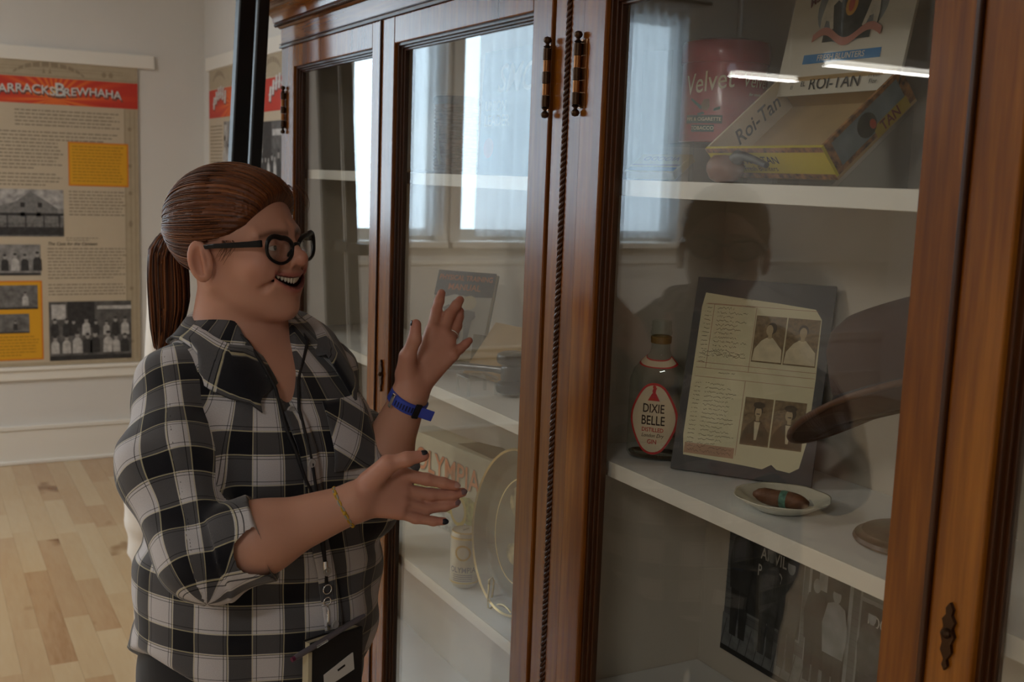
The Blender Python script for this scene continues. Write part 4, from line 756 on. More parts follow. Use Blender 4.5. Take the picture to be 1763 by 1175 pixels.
    MB().tube([(-.012, -.055+.11*i/12, .004+.022*math.sin(PI*i/12)**1.0) for i in range(13)], .0018, 7).build('cross_wire', gold_m, t, smooth='all'); MB().tube([(.10, -.055+.11*i/8, .06) for i in range(9)], .0018, 7).build('cross_wire', gold_m, t, smooth='all')
    R = .150; t = thing('beer_tray', 'round dark metal tray with gold rim on a wire stand', 'tray', frame((.956, 1.735, S3+.159), (0, -1, 0), (.13, 0, .99)))
    tm = mat('tray_dark', (.075, .070, .050), .38, .15, noise=.15, nscale=12); MB().lathe([(0, -.012), (R-.028, -.012), (R-.020, -.008), (R-.004, .008), (R, .010), (R+.001, .008), (R-.016, -.012), (R-.026, -.016), (0, -.016)], 64).build('pan', tm, t, smooth=True)
    MB().lathe([(R-.003, .0085), (R, .0112), (R+.0022, .0085), (R, .006)], 64, cap=False).build('rim', gold_m, t, smooth=True); MB().lathe([(R-.054, -.0117), (R-.0515, -.0117)], 64, cap=False).build('gold_ring', gold_m, t)
    og = MB(); lettering('Heidelberg'[:0] or 'Beer', .05, mat('tray_gold_ink', (.34, .25, .09), .4), t, 0, .02, -.0112, shear=.3, bold=.01) if False else None
    for a, b, w_, h_ in ((-.02, .05, .035, .03), (.02, .0, .045, .02), (-.01, -.045, .03, .02)): og.ell(a, b, w_, h_, -.0112, 18)
    og.build('tray_emblem', mat('tray_gold_ink', (.20, .16, .075), .4, noise=.8, nscale=60), t)
left_bay()
# ================================================================== implicit-surface modelling tools
def A(*v): return np.array(v, dtype=np.float64)
def sd_cap(P, a, b, ra, rb):
    a = np.asarray(a, float); b = np.asarray(b, float); ab = b-a; t = np.clip(((P-a) @ ab)/(ab @ ab), 0, 1)
    return np.linalg.norm(P-a-t[:, None]*ab, axis=1)-(ra+(rb-ra)*t)
def sd_ell(P, c, r):
    q = P-np.asarray(c, float); r = np.asarray(r, float); k0 = np.linalg.norm(q/r, axis=1); k1 = np.linalg.norm(q/(r*r), axis=1)+1e-9
    return k0*(k0-1)/k1
def sd_sph(P, c, r): return np.linalg.norm(P-np.asarray(c, float), axis=1)-r
def smin(a, b, k): h = np.clip(.5+.5*(b-a)/k, 0, 1); return b*(1-h)+a*h-k*h*(1-h)
def smax(a, b, k): return -smin(-a, -b, k)
def mesh_sdf(fn, lo, hi, h, blk=8):
    """narrow band evaluation on a grid, then naive surface nets"""
    lo = np.asarray(lo, float); hi = np.asarray(hi, float); n = (np.ceil((hi-lo)/(h*blk)).astype(int))*blk; D = np.full(n+1, 1.0, np.float32)
    nb = n//blk; bi = np.stack(np.meshgrid(*[np.arange(k) for k in nb], indexing='ij'), -1).reshape(-1, 3)
    dc = fn(lo+(bi+.5)*blk*h); near = np.abs(dc) < blk*h*.87*1.5+.006; sgn = np.where(dc < 0, -1., 1.)
    off = np.stack(np.meshgrid(*[np.arange(blk+1)]*3, indexing='ij'), -1).reshape(-1, 3)
    for b, s in zip(bi[~near], sgn[~near]):
        if s < 0: o = b*blk; D[o[0]:o[0]+blk+1, o[1]:o[1]+blk+1, o[2]:o[2]+blk+1] = -1
    nbk = bi[near]
    for i in range(0, len(nbk), 400):
        I = (nbk[i:i+400, None, :]*blk+off[None]).reshape(-1, 3); D[I[:, 0], I[:, 1], I[:, 2]] = fn(lo+I*h)
    S = D < 0; c = np.zeros(n, np.int8)
    for a in range(8): x, y, z = a & 1, a >> 1 & 1, a >> 2; c += S[x:n[0]+x, y:n[1]+y, z:n[2]+z]
    act = np.argwhere((c > 0) & (c < 8)); idx = -np.ones(n, np.int64); idx[tuple(act.T)] = np.arange(len(act))
    acc = np.zeros((len(act), 3)); cnt = np.zeros(len(act))
    cor = [(a & 1, a >> 1 & 1, a >> 2) for a in range(8)]
    for p in range(8):
        for ax in range(3):
            if cor[p][ax]: continue
            q = list(cor[p]); q[ax] = 1; ip = act+cor[p]; iq = act+q; dp = D[tuple(ip.T)]; dq = D[tuple(iq.T)]; m = (dp < 0) != (dq < 0)
            t = dp[m]/(dp[m]-dq[m]); v = np.tile(np.array(cor[p], float), (m.sum(), 1)); v[:, ax] = t; acc[m] += v; cnt[m] += 1
    V = lo+(act+acc/cnt[:, None])*h; F = []
    for ax in range(3):
        u, w = (ax+1) % 3, (ax+2) % 3
        sl = [slice(None)]*3; s2 = [slice(None)]*3; sl[ax] = slice(0, n[ax]); s2[ax] = slice(1, n[ax]+1)
        for k in (u, w): sl[k] = slice(1, n[k]); s2[k] = slice(1, n[k])
        a, b = S[tuple(sl)], S[tuple(s2)]; e = np.argwhere(a != b); o = np.zeros(3, int); o[u] = o[w] = 1; e = e+o; fl = S[tuple(e.T)]
        du = np.zeros(3, int); du[u] = 1; dw = np.zeros(3, int); dw[w] = 1
        q = np.stack([idx[tuple((e-du-dw).T)], idx[tuple((e-dw).T)], idx[tuple(e.T)], idx[tuple((e-du).T)]], 1); q[~fl] = q[~fl][:, ::-1]; F.append(q)
    F = np.concatenate(F); return V, F[(F >= 0).all(1)]
# ================================================================== the woman: measured skeleton
H0 = A(.428, 1.652, 1.523); HF = A(.6320, -.7720, .0700); HF /= np.linalg.norm(HF); HLt = A(.772, .635, .03); HLt -= HF*(HLt @ HF); HLt /= np.linalg.norm(HLt); HU = np.cross(HF, HLt)
def hw(f, l, u): return H0+HF*f+HLt*l+HU*u
T0 = A(.455, 1.655, 0); TF = A(.303, -.953, 0); TL = A(.953, .303, 0)
def tw(l, f, z): return T0+TL*l+TF*f+A(0, 0, z)
R_SH, L_SH = tw(-.128, -.005, 1.335), tw(.142, -.005, 1.333)
R_ELB, R_WR, L_ELB, L_WR = A(.3215, 1.4305, 1.1430), A(.5087, 1.3758, 1.2133), A(.6065, 1.585, 1.150), A(.6511, 1.5234, 1.3215)
RH = {'i': [[0.5782, 1.3727, 1.248], [0.6098, 1.3603, 1.2409], [0.6311, 1.3537, 1.2356], [0.6477, 1.3497, 1.2309]], 'm': [[0.5775, 1.3697, 1.227], [0.6172, 1.364, 1.218], [0.6466, 1.3594, 1.2162], [0.6622, 1.357, 1.2185]], 'r': [[0.5742, 1.3631, 1.2114], [0.6116, 1.3639, 1.1989], [0.6382, 1.3612, 1.2001], [0.6539, 1.3591, 1.2039]], 'p': [[0.5684, 1.3586, 1.1995], [0.592, 1.3557, 1.1896], [0.6174, 1.3525, 1.1835], [0.632, 1.3502, 1.1825]], 't': [[0.5289, 1.3701, 1.2446], [0.5492, 1.3517, 1.2695], [0.5711, 1.3412, 1.2772], [0.5929, 1.3359, 1.2813]]}
LH = {'i': [[0.6927, 1.5398, 1.4175], [0.7094, 1.5637, 1.4433], [0.7181, 1.5729, 1.4582], [0.7246, 1.5794, 1.47]], 'm': [[0.7093, 1.536, 1.414], [0.7265, 1.5537, 1.4388], [0.7407, 1.5597, 1.4521], [0.7495, 1.5644, 1.4604]], 'r': [[0.7166, 1.5301, 1.4021], [0.7382, 1.5504, 1.4218], [0.7461, 1.5597, 1.4348], [0.7502, 1.5646, 1.4431]], 'p': [[0.7184, 1.5201, 1.3822], [0.7331, 1.5251, 1.3906], [0.7425, 1.5268, 1.3971], [0.7503, 1.5291, 1.4019]], 't': [[0.6428, 1.5277, 1.3554], [0.6433, 1.515, 1.3845], [0.6501, 1.5065, 1.4106], [0.6516, 1.507, 1.4328]]}
def hl(P): q = P-H0; return np.stack([q @ HF, q @ HLt, q @ HU], 1)
def smile(l): return -.0395+(l/.03)**2*.0085
def mouth_hole(q):
    f, l, u = q.T; uw = u-smile(l); return sd_ell(np.stack([f, l, uw], 1), (.084, 0, -.001), (.032, .0368, .0112))
def sd_head(P):
    q = hl(P); f, l, u = q.T; m = q.copy(); m[:, 1] = np.abs(l); uw = u-smile(l)
    d = sd_ell(q, (-.008, 0, .044), (.093, .0725, .079))
    d = smin(d, sd_ell(q, (.034, 0, -.016), (.061, .0575, .078)), .03)
    d = smin(d, sd_cap(m, (-.002, .047, -.034), (.064, .015, -.073), .018, .0165), .022)
    d = smin(d, sd_sph(q, (.0765, 0, -.0765), .0175), .020)
    d = smin(d, sd_ell(q, (.026, 0, -.056), (.050, .042, .026)), .020)
    d = smin(d, sd_sph(m, (.064, .0375, -.012), .026), .022)
    d = smin(d, sd_cap(m, (.084, .010, .034), (.068, .047, .032), .0085, .009), .014)
    d = smin(d, sd_ell(q, (.066, 0, -.038), (.033, .043, .030)), .016)
    d = smax(d, -sd_sph(m, (.101, .032, .013), .0175), .014)
    lid = smax(sd_sph(m, (.0745, .0315, .013), .0145), -sd_ell(m, (.0895, .0325, .0118), (.010, .0125, .0036)), .001); d = smin(d, lid, .004)
    d = smin(d, sd_cap(q, (.084, 0, .030), (.1065, 0, -.003), .0072, .0080), .009)
    d = smin(d, sd_sph(q, (.1090, 0, -.0065), .0095), .008); d = smin(d, sd_sph(m, (.0970, .0112, -.0110), .0070), .007)
    d = smax(d, -sd_sph(m, (.1035, .0065, -.0195), .0036), .003)
    d = smax(d, -sd_cap(m, (.096, .020, -.014), (.072, .047, -.046), .003, .0025), .010)
    d = smax(d, -mouth_hole(q), .003)
    for s, r in ((.0100, .0040), (-.0118, .0052)):
        fl = .0965-8.8*l*l; d = smin(d, np.sqrt((f-fl)**2+(uw-s*(1-(l/.0420)**2))**2)-r*np.clip(1-(l/.044)**2, -.5, 1), .0035)
    d = smin(d, sd_cap(q, (-.016, 0, -.03), (-.036, 0, -.17), .046, .053), .025)
    e = m-A(-.008, .0775, -.002); c, s = math.cos(.35), math.sin(.35); e = np.stack([e[:, 0]*c-e[:, 1]*s*.9, e[:, 1]*c+e[:, 0]*s*.9, e[:, 2]+.25*e[:, 0]], 1)
    ear = sd_ell(e, (0, 0, 0), (.0185, .0065, .0300)); ear = smax(ear, -sd_ell(e, (.002, .0062, .0005), (.0120, .0072, .0215)), .002); ear = smin(ear, sd_cap(e, (.004, .002, .016), (.009, .002, -.012), .0032, .0042), .004)
    return smin(d, ear, .005)
TZ = np.array([.80, .86, .92, 1.0, 1.08, 1.16, 1.24, 1.30, 1.36, 1.40, 1.43, 1.47]); TA = np.array([.185, .192, .198, .196, .186, .178, .178, .170, .145, .105, .080, .066])
TB = np.array([.146, .152, .160, .166, .162, .152, .146, .138, .112, .084, .070, .062]); TC = np.array([.0, .005, .012, .018, .02, .015, .015, .012, 0, -.012, -.02, -.024])
def sd_torso(P, off=0):
    q = P-T0; l, f, z = q @ TL, q @ TF, P[:, 2]; a, b, c = np.interp(z, TZ, TA), np.interp(z, TZ, TB), np.interp(z, TZ, TC)
    d = (np.sqrt((l/a)**2+((f-c)/b)**2)-1)*np.minimum(a, b)*.92; m = np.stack([np.abs(l), f, z], 1)
    d = smin(d, sd_ell(m, (.074, .098, 1.230), (.070, .062, .068)), .05)
    d = smin(d, sd_cap(m, (.030, -.026, 1.398), (.125, -.008, 1.335), .032, .050), .04)
    return smax(d, z-1.462, .02)+off
RFD = (R_WR-R_ELB)/np.linalg.norm(R_WR-R_ELB); LFD = (L_WR-L_ELB)/np.linalg.norm(L_WR-L_ELB)
def sd_sleeve(P, sh, el, fd, ext):
    sg = -1 if (sh-T0) @ TL < 0 else 1; mid = sh*.56+el*.44+TL*sg*.020-A(0, 0, .006)
    d = smin(sd_cap(P, sh, mid, .058, .068), sd_cap(P, mid, el, .068, .054), .03); d = smin(d, sd_cap(P, el, el+fd*(ext-.01), .054, .053), .02)
    t = (P-el) @ fd; ax = np.linalg.norm(P-el-t[:, None]*fd, axis=1)
    d = smax(d, t-ext, .004)
    cuff = np.maximum(np.abs(ax-.0520)-.0060, np.abs(t-ext+.020)-.026)
    return smin(d, cuff-.003, .004)
def folds(P):
    x, y, z = P.T; w = .35*np.sin(9*x+4*z)+.3*np.sin(13*y-7*z)
    return .0022*np.sin(40*x+26*z+4*w*3)+.0020*np.sin(34*z-28*y+5*w)+.0012*np.sin(95*z+40*x+9*w)
def sd_shirt(P):
    z = P[:, 2]; q = P-T0; l, f = q @ TL, q @ TF
    t = sd_torso(P); waist = np.exp(-((z-1.06)/.10)**2); t = t+.0035*np.sin(52*z+22*l+3*np.sin(9*l))*waist*np.clip(.4+abs(l)*5, 0, 1)
    rs, ls = sd_sleeve(P, R_SH, R_ELB, RFD, .075), sd_sleeve(P, L_SH, L_ELB, LFD, .085)
    te = np.clip(1-np.linalg.norm(P-R_ELB, axis=1)/.14, 0, 1); rs = rs+.0042*te*np.sin(75*((P-R_ELB) @ A(.5, .5, .7))+2*np.sin(20*P[:, 0])); te = np.clip(1-np.linalg.norm(P-L_ELB, axis=1)/.14, 0, 1); ls = ls+.005*te*np.sin(80*((P-L_ELB) @ A(.5, -.3, .8)))
    d = smin(t, np.minimum(rs, ls), .022)+folds(P)
    hem = .875+.10*(l/.205)**2-.03*np.clip(-f/.15, 0, 1); d = smax(d, hem-z, .004)
    # open neck: V in front and neck hole
    v = sd_cap(P, tw(0, .0, 1.49), tw(-.030, .15, 1.315), .060, .012); d = smax(d, -v, .004); return d
def sd_hand(P, wr, Hd, ra, sgn):
    d = None
    for k, r0, r1 in (('i', .0150, .0105), ('m', .0155, .0108), ('r', .0150, .0103), ('p', .0140, .0095)):
        c = sd_cap(P, wr, Hd[k][0], r0, r1); d = c if d is None else smin(d, c, .012)
    d = smin(d, sd_cap(P, wr*.6+np.asarray(Hd['t'][0])*.4, Hd['t'][1], .016, .0125), .014)
    for k, rr in (('i', (.0092, .0083, .0074, .0064)), ('m', (.0094, .0085, .0076, .0065)), ('r', (.0090, .0080, .0072, .0062)), ('p', (.0080, .0070, .0062, .0055)), ('t', (.0135, .0112, .0098, .0078))):
        j = Hd[k]; fgr = None
        for a, b, r0, r1 in zip(j, j[1:], rr, rr[1:]): c = sd_cap(P, a, b, r0, r1); fgr = c if fgr is None else smin(fgr, c, .004)
        d = smin(d, fgr, .0045)
    return d
def sd_arm(P, el, wr, Hd, r0):
    fd = (wr-el)/np.linalg.norm(wr-el); m = el+(wr-el)*.38
    d = smin(sd_cap(P, el, m, r0, r0*.97), sd_cap(P, m, wr, r0*.97, .0262), .03)
    return smin(d, sd_hand(P, wr, Hd, 0, 1), .014)
def sd_trousers(P):
    q = P-T0; m = np.stack([np.abs(q @ TL), q @ TF, P[:, 2]], 1); d = sd_ell(m, (0, .0, .90), (.185, .14, .15)); d = smin(d, sd_cap(m, (.088, .005, .84), (.095, .0, .46), .092, .062), .03); d = smin(d, sd_cap(m, (.095, 0, .46), (.10, -.01, .06), .062, .050), .02)
    return smax(d, .045-P[:, 2], .005)
def sd_shoes(P):
    q = P-T0; m = np.stack([np.abs(q @ TL), q @ TF, P[:, 2]], 1); d = smin(sd_ell(m, (.102, .05, .035), (.043, .115, .045)), sd_ell(m, (.10, -.02, .055), (.042, .06, .06)), .03); return smax(d, .0015-P[:, 2], .002)
# ================================================================== building the woman
def np_mesh(name, V, F, m, parent=None, smooth='all'):
    me = bpy.data.meshes.new(name); V = np.asarray(V, np.float64)
    if parent is not None: Mi = np.array(MW[parent.name].inverted()); V = V @ Mi[:3, :3].T+Mi[:3, 3]
    me.vertices.add(len(V)); me.vertices.foreach_set('co', V.astype(np.float32).ravel()); n = F.shape[1]
    me.loops.add(F.size); me.loops.foreach_set('vertex_index', F.astype(np.int32).ravel()); me.polygons.add(len(F)); me.polygons.foreach_set('loop_start', np.arange(0, F.size, n, dtype=np.int32)); me.polygons.foreach_set('loop_total', np.full(len(F), n, np.int32))
    me.update(calc_edges=True); me.validate(); me.materials.append(m); return link(name, me, parent, smooth)
def vcol(o, C, name='tint'):
    a = o.data.color_attributes.new(name, 'FLOAT_COLOR', 'POINT'); C4 = np.ones((len(C), 4), np.float32); C4[:, :3] = C; a.data.foreach_set('color', C4.ravel())
def attr_mat(name, rough, sss=0, bump=0, bscale=400, coat=0, spec=.5):
    m = mat(name, (.5, .5, .5), rough, sss=sss, bump=bump, bscale=bscale, coat=coat, spec=spec); nt = m.node_tree; a = nt.nodes.new('ShaderNodeAttribute'); a.attribute_name = 'tint'; nt.links.new(a.outputs['Color'], nt.nodes['Principled BSDF'].inputs['Base Color']); return m
def plaid():
    m = bpy.data.materials.new('plaid_flannel'); m.use_nodes = True; nt = m.node_tree; L = nt.links; b = nt.nodes['Principled BSDF']; b.inputs['Roughness'].default_value = .88; b.inputs['Sheen Weight'].default_value = .25; b.inputs['Specular IOR Level'].default_value = .15
    uv = nt.nodes.new('ShaderNodeUVMap'); uv.uv_map = 'UVMap'; sp = nt.nodes.new('ShaderNodeSeparateXYZ'); L.new(uv.outputs[0], sp.inputs[0]); vals = []; yel = []
    w0, k0 = (.0, .0, .0), (1, 1, 1)
    st = [(0, w0), (.030, w0), (.040, k0), (.052, w0), (.46, w0), (.472, k0), (.484, w0), (.515, w0), (.525, k0), (.537, w0), (.565, k0), (.95, k0), (.96, w0)]
    sy = [(0, (.0,)*3), (.0, (0,)*3), (.538, (1,)*3), (.556, (0,)*3), (.964, (1,)*3), (.982, (0,)*3)]
    for i, per in ((0, .0745), (1, .0715)):
        mu = nt.nodes.new('ShaderNodeMath'); mu.operation = 'MULTIPLY'; mu.inputs[1].default_value = 1/per; L.new(sp.outputs[i], mu.inputs[0]); fr = nt.nodes.new('ShaderNodeMath'); fr.operation = 'FRACT'; L.new(mu.outputs[0], fr.inputs[0])
        r = ramp(nt, st, 'CONSTANT'); L.new(fr.outputs[0], r.inputs[0]); vals.append(r.outputs[0]); y = ramp(nt, sy, 'CONSTANT'); L.new(fr.outputs[0], y.inputs[0]); yel.append(y.outputs[0])
    ad = nt.nodes.new('ShaderNodeMath'); ad.operation = 'ADD'; L.new(vals[0], ad.inputs[0]); L.new(vals[1], ad.inputs[1]); hf = nt.nodes.new('ShaderNodeMath'); hf.operation = 'MULTIPLY'; hf.inputs[1].default_value = .5; L.new(ad.outputs[0], hf.inputs[0])
    c = ramp(nt, [(0, (.52, .51, .53)), (.5, (.075, .075, .081)), (1, (.0075, .008, .012))]); L.new(hf.outputs[0], c.inputs[0])
    ym = nt.nodes.new('ShaderNodeMath'); ym.operation = 'MAXIMUM'; L.new(yel[0], ym.inputs[0]); L.new(yel[1], ym.inputs[1]); y2 = nt.nodes.new('ShaderNodeMath'); y2.operation = 'MULTIPLY'; y2.inputs[1].default_value = .62; L.new(ym.outputs[0], y2.inputs[0])
    mx = nt.nodes.new('ShaderNodeMix'); mx.data_type = 'RGBA'; mx.inputs[7].default_value = (.50, .46, .28, 1); L.new(y2.outputs[0], mx.inputs[0]); L.new(c.outputs[0], mx.inputs[6])
    n = nt.nodes.new('ShaderNodeTexNoise'); n.inputs['Scale'].default_value = 900; n.inputs['Detail'].default_value = 2; L.new(uv.outputs[0], n.inputs['Vector']); mr = nt.nodes.new('ShaderNodeMapRange'); mr.inputs[3].default_value = .78; mr.inputs[4].default_value = 1.22; L.new(n.outputs[0], mr.inputs[0])
    hs = nt.nodes.new('ShaderNodeHueSaturation'); L.new(mx.outputs[2], hs.inputs['Color']); L.new(mr.outputs[0], hs.inputs['Value']); L.new(hs.outputs[0], b.inputs['Base Color'])
    bp = nt.nodes.new('ShaderNodeBump'); bp.inputs['Strength'].default_value = .25; bp.inputs['Distance'].default_value = .001; L.new(n.outputs[0], bp.inputs['Height']); L.new(bp.outputs[0], b.inputs['Normal']); return m
PLAID = plaid()
def set_uv(o, UV):
    l = o.data.uv_layers.new(name='UVMap'); l.data.foreach_set('uv', np.asarray(UV, np.float32).ravel())
def sleeve_uv(P, sh, el, fd, ref):
    ax = (el-sh)/np.linalg.norm(el-sh); r = np.asarray(ref, float); r = r-ax*(r @ ax); r /= np.linalg.norm(r); s = np.cross(ax, r); q = P-sh; return np.stack([np.arctan2(q @ s, q @ r)*.068+.4, -(q @ ax)+1.0], 1)
def torso_uv(P): q = P-T0; return np.stack([np.arctan2(q @ TL, q @ TF)*.182+1.0, P[:, 2]+.02*np.sin(5*(q @ TL))], 1)
def unwrap_faces(UVf, width):
    """UVf (n,4,2): remove the jump where the angle wraps round"""
    d = UVf[:, :, 0]-UVf[:, :1, 0]; UVf[:, :, 0] -= np.round(d/width)*width; return UVf
def on_shirt(P, d, n=60):
    P = np.asarray(P, float); d = np.asarray(d, float)
    for _ in range(n): P = P+d*(sd_shirt(P)*.6)[:, None]
    return P
def person():
    p = thing('person', 'smiling woman in black and white plaid shirt and black glasses gesturing at the cabinet', 'person', T(float(T0[0]), float(T0[1]), 0))
    # ---- body: head, neck, chest, arms and hands
    skin = attr_mat('skin', .48, sss=.12, bump=.05, bscale=700, spec=.4); Vs = []; Fs = []; Cs = []; off = 0
    def sd_upper(P): return smin(sd_head(P), sd_torso(P, .012), .03)
    hlo = np.minimum(hw(-.14, -.11, -.2), hw(.14, .11, .17)); hhi = np.maximum(hw(-.14, -.11, -.2), hw(.14, .11, .17)); hlo = np.minimum(hlo, hw(-.14, .11, 0)); hhi = np.maximum(hhi, hw(.14, -.11, 0))
    V, F = mesh_sdf(lambda P: np.maximum(sd_upper(P), 1.30-P[:, 2]), (T0[0]-.20, T0[1]-.20, 1.28), (T0[0]+.21, T0[1]+.17, 1.69), .0022)
    q = hl(V); f, l, u = q.T; C = np.tile(A(.52, .275, .198), (len(V), 1))
    def blend(w, col): nonlocal C; w = np.clip(w, 0, 1)[:, None]; C = C*(1-w)+A(*col)*w
    g = lambda c, s: np.exp(-((np.stack([f, np.abs(l), u], 1)-A(*c))**2).sum(1)/s**2)
    blend(.55*g((.07, .042, -.012), .024), (.46, .19, .14)); blend(.6*g((.112, 0, -.008), .016), (.46, .18, .14)); blend(.7*g((-.01, .082, 0), .03), (.46, .20, .135)); blend(.3*g((.06, 0, -.09), .04), (.45, .22, .16))
    uw = u-smile(l); lip = np.exp(-((uw-.0105*(1-(l/.042)**2))/.0042)**2)+np.exp(-((uw+.0125*(1-(l/.042)**2))/.0050)**2); blend(lip*(f > .066)*(np.abs(l) < .041)*.8, (.36, .105, .095))
    mh = mouth_hole(q); blend(np.where(mh < -.0008, 1, np.where((mh < .0010) & (f < .0865), 1, 0)), (.15, .045, .04))
    br = np.exp(-(((u-(.0315+.10*np.clip(np.abs(l)-.012, 0, .02)-.25*np.clip(np.abs(l)-.035, 0, .03)))/.0042)**2))*(np.abs(l) > .008)*(np.abs(l) < .052)*(f > .05); blend(br*.75, (.10, .045, .025))
    Vs.append(V); Fs.append(F); Cs.append(C); off = len(V)
    for el, wr, Hd, r0 in ((R_ELB, R_WR, RH, .0455), (L_ELB, L_WR, LH, .043)):
        fd = (wr-el)/np.linalg.norm(wr-el); pts = np.array([el+fd*.0]+[wr]+sum(Hd.values(), [])); lo, hi = pts.min(0)-.06, pts.max(0)+.06
        V, F = mesh_sdf(lambda P: np.maximum(sd_arm(P, el, wr, Hd, r0), .01-((P-el) @ fd)), lo, hi, .0017)
        C = np.tile(A(.50, .265, .188), (len(V), 1)); tips = np.array([j[-1] for j in Hd.values()]); kn = np.array([j[0] for j in Hd.values()]+[j[1] for j in Hd.values()])
        dt = np.linalg.norm(V[:, None]-tips[None], axis=2).min(1); dk = np.linalg.norm(V[:, None]-kn[None], axis=2).min(1); w = np.clip(.75*np.exp(-(dt/.016)**2)+.35*np.exp(-(dk/.012)**2)+.25*((V-wr) @ fd > .01), 0, 1)[:, None]; C = C*(1-w)+A(.47, .20, .15)*w
        Vs.append(V); Fs.append(F+off); Cs.append(C); off += len(V)
    b = np_mesh('body', np.concatenate(Vs), np.concatenate(Fs), skin, p); vcol(b, np.concatenate(Cs))
    # ---- eyes and teeth
    for s in (-1, 1):
        e = MB().sphere((0, 0, 0), .0126, 12); o = e.build('eye', mat('eye_white', (.62, .58, .55), .15), p, smooth='all'); M = MW[p.name].inverted() @ Matrix.Translation(Vector(hw(.0745, s*.0315, .0128))); o.matrix_local = M; d = Vector(HF*.95+HLt*.12).normalized()
        c = Vector(); ir = MB().sphere(Vector((0, 0, 0))+d*.0075, .0062, 8); i2 = ir.build('iris', mat('iris_brown', (.05, .032, .022), .1), o, smooth='all')
    gum = MB()
    for k in range(-7, 8):
        l = k*.0052; ff = .0928-8.8*l*l-abs(k)*.0003; w = .0050 if abs(k) > 1 else .0056; h = .0112-.0006*abs(k); tt = MB(); M = Matrix.Translation(Vector(hw(ff, l, smile(l)+.0098-h/2))) @ Matrix((( *[HF[0], HLt[0], HU[0]], 0), (*[HF[1], HLt[1], HU[1]], 0), (*[HF[2], HLt[2], HU[2]], 0), (0, 0, 0, 1)))
        tt.sphere((0, 0, 0), 1, 8, (.0028, w*.53, h*.62), M); tt.build('tooth', mat('tooth_enamel', (.74, .66, .54), .25, coat=.3), p, smooth='all', world=True)
    # ---- shirt
    V, F = mesh_sdf(sd_shirt, (.155, 1.36, .84), (.78, 1.85, 1.49), .0036)
    import bmesh
    bm = bmesh.new(); tm = bpy.data.meshes.new('t'); tm.from_pydata(V.tolist(), [], F.tolist()); bm.from_mesh(tm)
    for c0, nn in ((tw(-.140, 0, 1.33), -TL+A(0, 0, .25)), (tw(.150, 0, 1.33), TL+A(0, 0, .25))): bmesh.ops.bisect_plane(bm, geom=bm.verts[:]+bm.edges[:]+bm.faces[:], dist=1e-5, plane_co=Vector(c0), plane_no=Vector(nn))
    bmesh.ops.triangulate(bm, faces=bm.faces[:]); bm.to_mesh(tm); bm.free(); V = np.array([v.co for v in tm.vertices]); F = np.array([pl.vertices[:] for pl in tm.polygons])
    FC = V[F].mean(1); dt, dr, dl = sd_torso(FC), sd_sleeve(FC, R_SH, R_ELB, RFD, .075), sd_sleeve(FC, L_SH, L_ELB, LFD, .085)
    isr = ((FC-tw(-.140, 0, 1.33)) @ (-TL+A(0, 0, .25)) > 0) & (dr < dt+.012) | (dr < dt-.035); isl = ((FC-tw(.150, 0, 1.33)) @ (TL+A(0, 0, .25)) > 0) & (dl < dt+.012) | (dl < dt-.035)
    ut = unwrap_faces(torso_uv(V)[F], .182*2*PI); ur = unwrap_faces(sleeve_uv(V, R_SH, R_ELB, RFD, A(.3, .9, .0))[F], .068*2*PI); ul = unwrap_faces(sleeve_uv(V, L_SH, L_ELB, LFD, A(-.2, 1, 0))[F], .068*2*PI)
    UV = np.where(isr[:, None, None], ur, np.where(isl[:, None, None], ul, ut)); sh = np_mesh('plaid_shirt', V, F, PLAID, p); set_uv(sh, UV.reshape(-1, 2))
    # collar
    def collar(side):
        N, K = 30, 10; P = np.zeros((K+1, N+1, 3)); UVc = np.zeros((K+1, N+1, 2))
        for i in range(N+1):
            s = i/N; th = PI-s*2.62; dirv = A(math.sin(th)*side, math.cos(th), 0)     # from the nape round to the front
            zt = 1.458-.080*s**1.5; ri = .058+.014*s; cx = -.030+.022*s; drop = .042+.040*s**3; out = .024+.030*s
            for k in range(K+1):
                v = k/K; a = min(v/.22, 1); bb = max(0, (v-.22)/.78)
                r = ri+.006*math.sin(a*PI/2)+out*bb; z = zt-.032*(1-a)+.004*math.sin(PI*min(v/.4, 1))-drop*bb
                l, ff = dirv[0]*r, cx+dirv[1]*r; P[k, i] = tw(l, ff, z)
            for k in range(K+1): UVc[k, i] = (s*.20+.02, k/K*.075)
        Q = P[4:].reshape(-1, 3); d = sd_shirt(Q)
        e = 1e-3; G = np.stack([sd_shirt(Q+A(e, 0, 0))-d, sd_shirt(Q+A(0, e, 0))-d, sd_shirt(Q+A(0, 0, e))-d], 1); G /= np.linalg.norm(G, axis=1)[:, None]+1e-9; push = np.clip(.0085-d, 0, .04)[:, None]; P[4:] = (Q+G*push).reshape(P[4:].shape)
        V = P.reshape(-1, 3); F = np.array([[k*(N+1)+i, k*(N+1)+i+1, (k+1)*(N+1)+i+1, (k+1)*(N+1)+i] for k in range(K) for i in range(N)])
        if side > 0: F = F[:, ::-1]
        o = np_mesh('collar', V, F, PLAID, p); set_uv(o, UVc.reshape(-1, 2)[F].reshape(-1, 2)); md = o.modifiers.new('thickness', 'SOLIDIFY'); md.thickness = .0036; md.offset = 0; return o
    collar(-1); collar(1)
